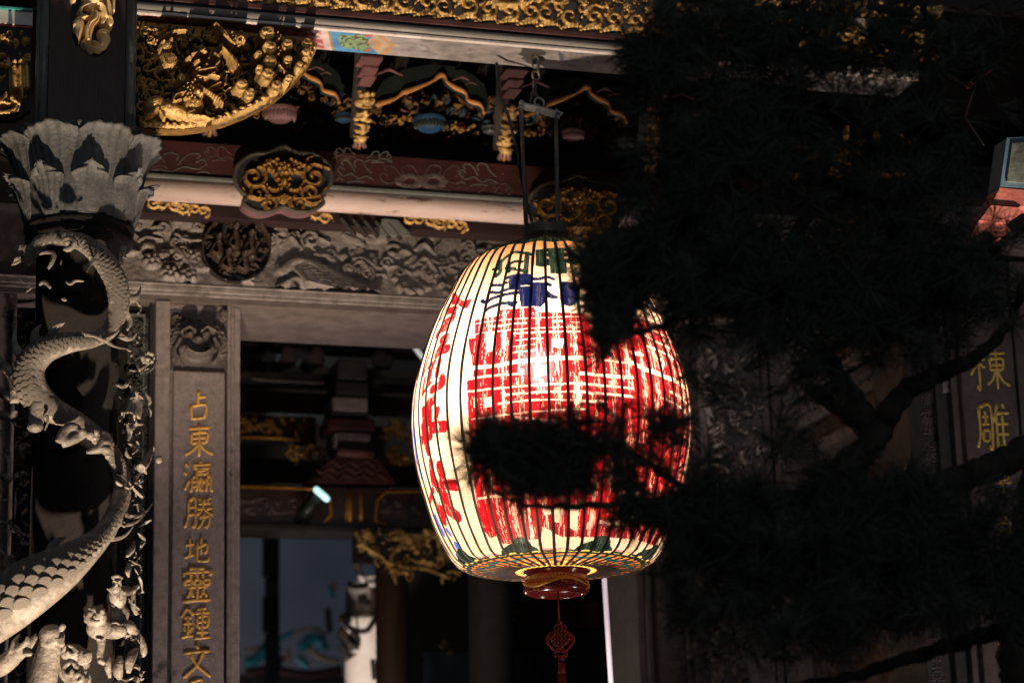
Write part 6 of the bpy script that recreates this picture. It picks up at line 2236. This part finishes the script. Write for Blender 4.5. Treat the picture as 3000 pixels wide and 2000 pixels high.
# hind leg and claws below the big curl
mb = MB()
mb.tube([cp(x, y, .07) for x, y in smooth_px([(112, 1180), (108, 1215), (104, 1240)], 10)], list(np.linspace(26, 23, 10) * KD), 14)
mb.ell(cp(103, 1250, .085), (25 * KD, 24 * KD, 17 * KD))
mb.tube([cp(x, y, .09) for x, y in smooth_px([(136, 1215), (140, 1235), (130, 1262)], 8)], list(np.linspace(7, 3, 8) * KD), 8)
mb.sculpt('hind_leg', M_DSTONE, col, .005, 1)
mb = MB()
mb.tube([cp(x, y, .07) for x, y in smooth_px([(180, 1298), (190, 1270), (205, 1252), (226, 1258), (222, 1274), (210, 1272)], 20)], list(np.linspace(22, 10, 20) * KD), 12)
mb.tube([cp(x, y, .075) for x, y in smooth_px([(180, 1296), (215, 1286), (248, 1268), (270, 1262), (288, 1270)], 16)], list(np.linspace(18, 10, 16) * KD), 10)
mb.ell(cp(264, 1272, .09), 12 * KD); mb.ell(cp(240, 1262, .095), 10 * KD)
mb.tube([cp(x, y, .06) for x, y in smooth_px([(252, 1325), (285, 1316), (305, 1300), (312, 1282), (298, 1266)], 16)], list(np.linspace(5, 22, 8) * KD) + list(np.linspace(22, 10, 8) * KD), 12)
mb.ell(cp(306, 1316, .075), (20 * KD, 14 * KD, 13 * KD))
mb.sculpt('claw', M_DSTONE, col, .005, 1)
# lower left: fore claw, knuckle and forearm, cloud scrolls
mb = MB()
mb.tube([cp(x, y, .08) for x, y in smooth_px([(-30, 1960), (10, 1945), (50, 1915), (90, 1890), (115, 1862)], 16)], list(np.linspace(34, 15, 16) * KD), 14)
mb.tube([cp(x, y, .10) for x, y in smooth_px([(38, 1910), (44, 1880), (60, 1856)], 8)], list(np.linspace(15, 4, 8) * KD), 10)
mb.tube([cp(x, y, .11) for x, y in smooth_px([(50, 1905), (74, 1882), (80, 1862)], 8)], list(np.linspace(12, 4, 8) * KD), 10)
mb.ell(cp(84, 1915, .10), (18 * KD, 14 * KD, 7 * KD)); mb.ell(cp(68, 1908, .10), (14 * KD, 12 * KD, 8 * KD))
mb.sculpt('fore_claw', M_DSTONE, col, .005, 1)
mb = MB()
mb.tube([cp(x, y, .075) for x, y in smooth_px([(118, 2050), (128, 1980), (140, 1920), (150, 1880), (158, 1850)], 20)], list(np.linspace(44, 30, 20) * KD), 18)
mb.ell(cp(152, 1860, .095), (38 * KD, 36 * KD, 32 * KD))
for i in range(26):
    g = random.Random(i)
    mb.ell(cp(152 + g.uniform(-34, 34), 1862 + g.uniform(-28, 26), .125), 9 * KD * g.uniform(.7, 1.2))
mb.sculpt('foreleg', M_DSTONE, col, .005, 1)
mb = MB()
for c_, r_, a0, sg in (((206, 1908), 24, 2, 1), ((202, 1964), 30, 1, -1), ((246, 1926), 26, 3, 1), ((232, 1985), 24, 0, 1)):
    n = 22
    q = []
    for i in range(n):
        t_ = i / (n - 1)
        rr_ = r_ * (1 - .85 * t_)
        an = a0 + sg * t_ * 8
        q.append(cp(c_[0] + rr_ * math.cos(an), c_[1] + rr_ * math.sin(an), .085 + .02 * t_))
    mb.tube(q, [7.5 * KD] * n, 9)
mb.ell(cp(215, 1945, .05), (48 * KD, 30 * KD, 60 * KD)); mb.ell(cp(228, 1985, .05), (40 * KD, 30 * KD, 40 * KD))
mb.tube([cp(x, y, .10) for x, y in smooth_px([(240, 1900), (236, 1930), (262, 1912), (266, 1906)], 10)], list(np.linspace(6, 10, 5) * KD) + list(np.linspace(10, 3, 5) * KD), 8)
mb.sculpt('cloud_scroll', M_DSTONE, col, .0045, 1)
# lion-headed mount and its bearded rider on the right flank
mb = MB()
mb.ell(cp(281, 1806, .11), (33 * KD, 30 * KD, 31 * KD)); mb.ell(cp(290, 1838, .09), (38 * KD, 34 * KD, 34 * KD)); mb.ell(cp(330, 1846, .07), (44 * KD, 34 * KD, 25 * KD)); mb.ell(cp(372, 1840, .05), (30 * KD, 30 * KD, 26 * KD))
mb.tube([cp(x, y, .08) for x, y in smooth_px([(296, 1860), (296, 1890), (292, 1918), (298, 1930)], 10)], list(np.linspace(15, 8, 10) * KD), 10)
mb.tube([cp(x, y, .05) for x, y in smooth_px([(385, 1845), (404, 1868), (418, 1892), (420, 1912), (412, 1918)], 12)], list(np.linspace(19, 9, 12) * KD), 10)
for x, y, r_ in ((264, 1796, 9), (298, 1790, 10), (274, 1784, 8), (288, 1800, 9), (270, 1816, 8), (302, 1804, 7), (262, 1782, 6), (418, 1916, 9), (410, 1920, 7), (294, 1934, 10), (302, 1940, 8)):
    mb.ell(cp(x, y, .16 if x < 310 else .06), r_ * KD)
mb.tube([cp(264, 1812, .16), cp(278, 1820, .17), cp(292, 1818, .165)], 5 * KD, 8)
for i in range(12):
    a = i * .55
    mb.ell(cp(281 + 30 * math.cos(a), 1806 + 28 * math.sin(a), .10), 8 * KD)
mb.sculpt('lion_mount', M_DSTONE, col, .0045, 1)
mb = MB()
mb.ell(cp(342, 1706, .10), (15 * KD, 14 * KD, 17 * KD)); mb.ell(cp(342, 1750, .07), (30 * KD, 24 * KD, 34 * KD)); mb.ell(cp(350, 1796, .06), (30 * KD, 24 * KD, 34 * KD))
mb.prism([cp(310, 1722, .10), cp(342, 1757, .115), cp(362, 1732, .115), cp(376, 1742, .10), cp(378, 1715, .09), cp(346, 1712, .115)], (.01, .03, 0))
mb.tube([cp(x, y, .08) for x, y in smooth_px([(360, 1736), (380, 1732), (396, 1722), (404, 1716)], 10)], list(np.linspace(12, 6, 10) * KD), 9)
mb.tube([cp(x, y, .07) for x, y in smooth_px([(392, 1726), (390, 1760), (396, 1800)], 8)], list(np.linspace(6, 12, 8) * KD), 8)
mb.ell(cp(404, 1717, .085), 7 * KD)
mb.tube([cp(330, 1700, .12), cp(342, 1703, .125), cp(354, 1700, .12)], 3.5 * KD, 6)
mb.ell(cp(342, 1709, .125), 5 * KD)
for i in range(5):
    mb.tube([cp(334 + 4 * i, 1716, .12), cp(336 + 3 * i, 1730, .12)], [3 * KD, 1.5 * KD], 5)
mb.tube([cp(x, y, .11) for x, y in smooth_px([(322, 1826), (338, 1822), (352, 1830), (360, 1826)], 10)], 4 * KD, 7)
mb.tube([cp(326, 1692, .11), cp(342, 1686, .12), cp(358, 1692, .11)], 6 * KD, 8)
mb.sculpt('bearded_rider', M_DSTONE, col, .0045, 1)
# robed figure, flower, bird and leaves up the right edge
mb = MB()
mb.ell(cp(397, 1150, .09), 11 * KD)
mb.tube([cp(x, y, .08) for x, y in smooth_px([(400, 1160), (402, 1185), (394, 1226)], 10)], list(np.linspace(14, 20, 10) * KD), 10)
for a, b_, r0, r1 in (((386, 1170), (372, 1210), 9, 6), ((412, 1140), (428, 1132), 4, 4), ((384, 1134), (380, 1128), 4, 4), ((422, 1150), (440, 1170), 9, 7), ((440, 1170), (432, 1196), 7, 6), ((430, 1196), (412, 1240), 8, 4), ((392, 1222), (386, 1228), 16, 14), ((366, 1205), (362, 1225), 5, 2)):
    mb.tube([cp(*a, .07), cp(*b_, .07)], [r0 * KD, r1 * KD], 8)
mb.sculpt('robed_figure', M_DSTONE, col, .0045, 1)
mb = MB()
for i in range(8):
    a = i * math.pi / 4
    mb.ell(cp(433 + 15 * math.cos(a), 1047 + 15 * math.sin(a), .12), 8.5 * KD)
mb.ell(cp(432, 1050, .15), 9 * KD)
mb.tube([cp(x, y, .11) for x, y in smooth_px([(428, 1094), (446, 1075), (454, 1052), (462, 1040)], 10)], list(np.linspace(2, 9, 5) * KD) + list(np.linspace(9, 2, 5) * KD), 8)
mb.tube([cp(405, 1084, .08), cp(432, 1066, .1)], [8 * KD, 5 * KD], 8)
mb.sculpt('flower', M_DSTONE, col, .0045, 1)
mb = MB()
mb.tube([cp(x, y, .10) for x, y in smooth_px([(412, 1372), (428, 1352), (438, 1330), (452, 1306)], 12)], list(np.linspace(16, 12, 6) * KD) + list(np.linspace(12, 6, 6) * KD), 10)
mb.ell(cp(465, 1346, .09), (11 * KD, 10 * KD, 13 * KD))
mb.tube([cp(415, 1366, .08), cp(430, 1388, .08)], [12 * KD, 3 * KD], 8)
mb.sculpt('bird', M_DSTONE, col, .0045, 1)
for pts_, w_ in [([(385, 1340), (372, 1332), (370, 1310)], 7), ([(400, 1290), (404, 1310), (388, 1330)], 6), ([(412, 1384), (396, 1400), (398, 1414)], 5), ([(376, 1410), (400, 1440), (418, 1456), (412, 1450)], 5), ([(395, 1585), (385, 1610), (372, 1630)], 10), ([(382, 1650), (372, 1675), (376, 1690)], 10), ([(395, 1665), (412, 1700), (416, 1730)], 5), ([(378, 1640), (412, 1655)], 4),
                 ([(368, 900), (380, 940), (372, 968)], 9), ([(372, 1240), (380, 1270), (376, 1290)], 7), ([(398, 880), (410, 900), (404, 920)], 8), ([(402, 1900), (382, 1930), (376, 1970)], 14), ([(352, 1920), (345, 1960), (352, 1990)], 16), ([(320, 1920), (316, 1950), (322, 1985)], 10), ([(405, 1560), (420, 1580), (412, 1600)], 9), ([(-5, 1390), (22, 1400), (30, 1380)], 13), ([(10, 1330), (26, 1350), (24, 1400)], 9), ([(46, 1440), (44, 1520)], 3)]:
    mb = MB()
    n = 14
    q = smooth_px(pts_, n)
    mb.tube([cp(x, y, .075) for x, y in q], [w_ * KD * (.35 + .8 * math.sin(math.pi * (i + .5) / n)) for i in range(n)], 8, .7)
    mb.build('carved_leaf', M_DSTONE, col, True)
g = random.Random(78)
for i in range(64):                                   # crowd of small leaves, ribbons and tongues along both flanks
    if i < 46:
        x, y = g.uniform(352, 424), g.uniform(1000, 2000)
    else:
        x, y = g.uniform(-20, 62), g.uniform(1240, 1640)
    a = g.uniform(0, 6.28)
    L = g.uniform(16, 46)
    bx_, by_ = math.cos(a) * L, math.sin(a) * L
    o_ = g.uniform(-.4, .4)
    q = smooth_px([(x, y), (x + bx_ * .5 - by_ * o_, y + by_ * .5 + bx_ * o_), (x + bx_, y + by_)], 10)
    w_ = g.uniform(3, 9)
    mb = MB()
    ou = g.uniform(.02, .085)
    mb.tube([cp(px_, py_, ou + .02 * math.sin(j)) for j, (px_, py_) in enumerate(q)], [w_ * KD * (.3 + .9 * math.sin(math.pi * (j + .5) / 10) ** 1.3) for j in range(10)], 7, g.uniform(.4, 1))
    mb.build('carved_leaf', M_DSTONE, col, True)
g = random.Random(77)
mb = MB()
for i in range(60):
    x, y = g.uniform(340, 402), g.uniform(1040, 2010)
    mb.ell(cp(x, y, .02), (g.uniform(6, 14) * KD, .03, g.uniform(5, 14) * KD), None, 8, 6)
mb.build('carved_ground', M_SHAFT, col, True)

# ------------------------------------------------------------------ the pine in front, nearly black
pine = thing('pine_tree', 'dark pine tree whose boughs hang across the right half and the lantern', 'tree', (5.4, 7.4, 0))
BR = {}


def bough(name, pts, r0, r1, Y0=7.2, Y1=7.2, parent=None, seed=0):
    g = random.Random(seed)
    q = spline(pts, 10 * len(pts))
    n = len(q)
    world = []
    for i, (x, y) in enumerate(q):
        t = i / (n - 1)
        Y = .05 + Y0 + (Y1 - Y0) * t + .03 * math.sin(i * .7 + seed)
        world.append(V(P(x + 3 * math.sin(i * 1.1 + seed), y + 3 * math.cos(i * .9 + seed), Y)))
    k = kpx(2200, 1000, 7.2)
    mb = MB()
    mb.tube(world, [(r0 + (r1 - r0) * i / (n - 1)) * k * (1 + .12 * math.sin(i * 1.7 + seed)) for i in range(n)], 10)
    return mb.build(name, M_BARK, parent or pine, True)


bough('trunk', [(3090, 2600), (3040, 2200), (2995, 1980), (2985, 1800), (3020, 1500), (3060, 1250), (3120, 900)], 75, 34, 7.4, 7.4)
bough('bough', [(3050, 1300), (2900, 1370), (2780, 1410), (2600, 1450), (2450, 1440), (2300, 1460), (2150, 1500)], 46, 16, 7.4, 7.1, None, 1)
bough('bough', [(2360, 1500), (2470, 1380), (2560, 1285), (2640, 1160), (2760, 1090), (2860, 1045), (2960, 940), (3000, 820)], 46, 9, 7.2, 7.0, None, 2)
bough('bough', [(2390, 1150), (2470, 1190), (2570, 1265)], 22, 44, 7.3, 7.2, None, 3)
bough('bough', [(2580, 1290), (2520, 1190), (2420, 1060), (2330, 930), (2310, 780), (2360, 640), (2470, 540), (2590, 440)], 30, 14, 7.2, 7.3, None, 4)
bough('bough', [(2200, 1500), (2080, 1490), (1960, 1475), (1800, 1478), (1650, 1483), (1540, 1478), (1440, 1440)], 15, 4, 7.1, 6.7, None, 5)
bough('bough', [(2330, 900), (2200, 900), (2090, 905), (1990, 930), (1900, 965), (1820, 980)], 20, 4, 7.2, 6.9, None, 6)
bough('bough', [(2080, 1490), (1960, 1400), (1850, 1330), (1720, 1300), (1600, 1330), (1470, 1345)], 12, 4, 7.1, 6.8, None, 7)
bough('bough', [(2980, 1830), (2800, 1885), (2620, 1940), (2480, 1985), (2300, 2010)], 26, 10, 7.4, 7.2, None, 8)
bough('bough', [(2590, 450), (2450, 330), (2250, 250), (2050, 240), (1920, 260)], 14, 4, 7.3, 7.0, None, 9)
bough('bough', [(2310, 780), (2160, 740), (1990, 720), (1850, 760), (1760, 830)], 14, 4, 7.3, 6.9, None, 10)
bough('bough', [(2590, 440), (2680, 300), (2720, 150), (2700, -40)], 18, 8, 7.3, 7.3, None, 11)
bough('bough', [(2250, 1490), (2130, 1620), (2060, 1740), (1990, 1800)], 14, 4, 7.1, 6.9, None, 12)
# masses of needles: (cx, cy, rx, ry, number of tufts)
CL = [(1555, 1325, 145, 76, 88), (1630, 1385, 100, 50, 34), (1465, 1325, 70, 60, 30), (1405, 1330, 50, 85, 20), (1520, 1240, 120, 20, 8), (1690, 1260, 60, 60, 14), (1860, 1270, 110, 90, 22), (1900, 1390, 120, 60, 18), (1760, 1180, 60, 40, 3), (1780, 1430, 90, 46, 12), (1560, 1440, 130, 22, 14),
      (1915, 1508, 80, 24, 26), (2060, 1500, 110, 60, 66), (1850, 1500, 60, 26, 12), (1770, 1330, 70, 50, 12), (1960, 1250, 60, 70, 12),
      (1785, 810, 62, 110, 70), (1845, 780, 66, 110, 56), (1755, 950, 36, 56, 20), (1830, 960, 60, 40, 14), (1990, 740, 130, 100, 130), (2130, 720, 150, 110, 120), (2280, 880, 170, 130, 150), (1735, 760, 26, 70, 10), (2020, 870, 66, 40, 28), (1765, 1030, 18, 24, 4), (2000, 960, 60, 30, 14),
      (1930, 130, 70, 110, 56), (2050, 280, 150, 120, 80), (2250, 300, 180, 140, 110), (2450, 330, 200, 170, 110), (2080, 120, 120, 80, 60), (2000, 440, 150, 90, 54), (2200, 520, 180, 120, 90), (1880, 260, 40, 80, 20), (2300, 110, 150, 80, 60), (2500, 120, 140, 90, 60), (2660, 130, 90, 110, 44), (2180, 40, 160, 50, 26), (1960, 560, 110, 80, 40), (1855, 140, 30, 60, 8),
      (2480, 760, 200, 140, 120), (2660, 800, 180, 160, 130), (2430, 960, 180, 110, 100), (2620, 980, 150, 80, 60), (2780, 820, 110, 150, 60), (2720, 560, 150, 150, 70), (2850, 760, 130, 70, 44), (2900, 700, 80, 50, 18), (2930, 880, 80, 90, 30), (2570, 600, 120, 90, 44), (2760, 320, 150, 200, 56), (2900, 150, 140, 150, 30),
      (2560, 1480, 230, 90, 130), (2350, 1560, 240, 120, 190), (2600, 1620, 260, 120, 190), (2800, 1560, 190, 130, 130), (2150, 1640, 170, 110, 110), (2350, 1740, 220, 100, 130), (2600, 1760, 240, 90, 120), (2850, 1720, 170, 120, 100), (2100, 1560, 70, 60, 40), (2070, 1760, 90, 70, 22), (2200, 1850, 160, 60, 36), (2150, 1450, 90, 50, 28),
      (2960, 1620, 70, 200, 56), (2380, 1890, 150, 60, 30), (2050, 1900, 70, 60, 6), (2300, 1300, 60, 90, 14), (2480, 1380, 120, 60, 34), (2700, 1460, 100, 50, 26), (2340, 1100, 90, 70, 20), (2080, 1080, 80, 90, 8), (2060, 1380, 70, 80, 12), (2200, 1180, 100, 100, 10)]
rs = np.random.RandomState(5)
tips, ctr = [], []
TV, TF = [], []
nt_ = 0
LN = 0.114
for ci, (cx_, cy_, rx, ry, n) in enumerate(CL):
    n = max(2, int(n * ((.8 if cy_ < 200 else .56) if cy_ < 640 else .52 if cx_ > 2100 else .74)))
    a = rs.rand(n) * 2 * np.pi
    r = np.where(rs.rand(n) < .74, np.sqrt(rs.rand(n)) * .92, .85 + .5 * rs.rand(n))
    X = cx_ + rx * r * np.cos(a)
    Yp = cy_ + ry * r * np.sin(a)
    dep = 7.1 + rs.randn(n) * .16
    C = P(X, Yp, dep)
    for i in range(n):
        # direction of the shoot: outward from the middle of its mass and a little upward
        out = CR * (X[i] - cx_) / max(rx, 1) - CU * (Yp[i] - cy_) / max(ry, 1)
        ax = out * 1.1 + np.array([0, 0, .45]) + rs.randn(3) * .55
        ax /= np.linalg.norm(ax)
        m_ = 46
        dirs = rs.randn(m_, 3)
        dirs /= np.linalg.norm(dirs, axis=1)[:, None]
        dirs = dirs + ax * rs.uniform(.5, 1.1)
        dirs /= np.linalg.norm(dirs, axis=1)[:, None]
        L = LN * rs.uniform(.7, 1.1, m_)[:, None]
        base = C[i] + ax * rs.uniform(-.05, .01, m_)[:, None]
        tip = base + dirs * L - np.array([0, 0, .012]) * rs.rand(m_)[:, None]
        view = CAM - C[i]
        view /= np.linalg.norm(view)
        sd = np.cross(dirs, rs.randn(m_, 3))
        sd /= np.linalg.norm(sd, axis=1)[:, None] + 1e-9
        wd = .0012 * rs.uniform(.8, 1.3, m_)[:, None]
        mid = base + dirs * L * .55
        TV.append(np.stack([base - sd * wd * .7, base + sd * wd * .7, mid + sd * wd, tip, mid - sd * wd], 1).reshape(-1, 3))
        TF.append(nt_ + np.arange(m_) * 5)
        nt_ += m_ * 5
tv = np.concatenate(TV)
st_ = np.concatenate(TF)
nq = len(st_)
me = bpy.data.meshes.new('needles')
me.vertices.add(len(tv))
me.vertices.foreach_set('co', tv.ravel())
loops = (st_[:, None] + np.arange(5)[None]).astype(np.int32)
me.loops.add(loops.size)
me.loops.foreach_set('vertex_index', loops.ravel())
me.polygons.add(nq)
me.polygons.foreach_set('loop_start', np.arange(0, loops.size, 5, dtype=np.int32))
me.update(calc_edges=True)
o = link_mesh('needles', me, M_NEEDLE, pine, False)
o['kind'] = 'stuff'
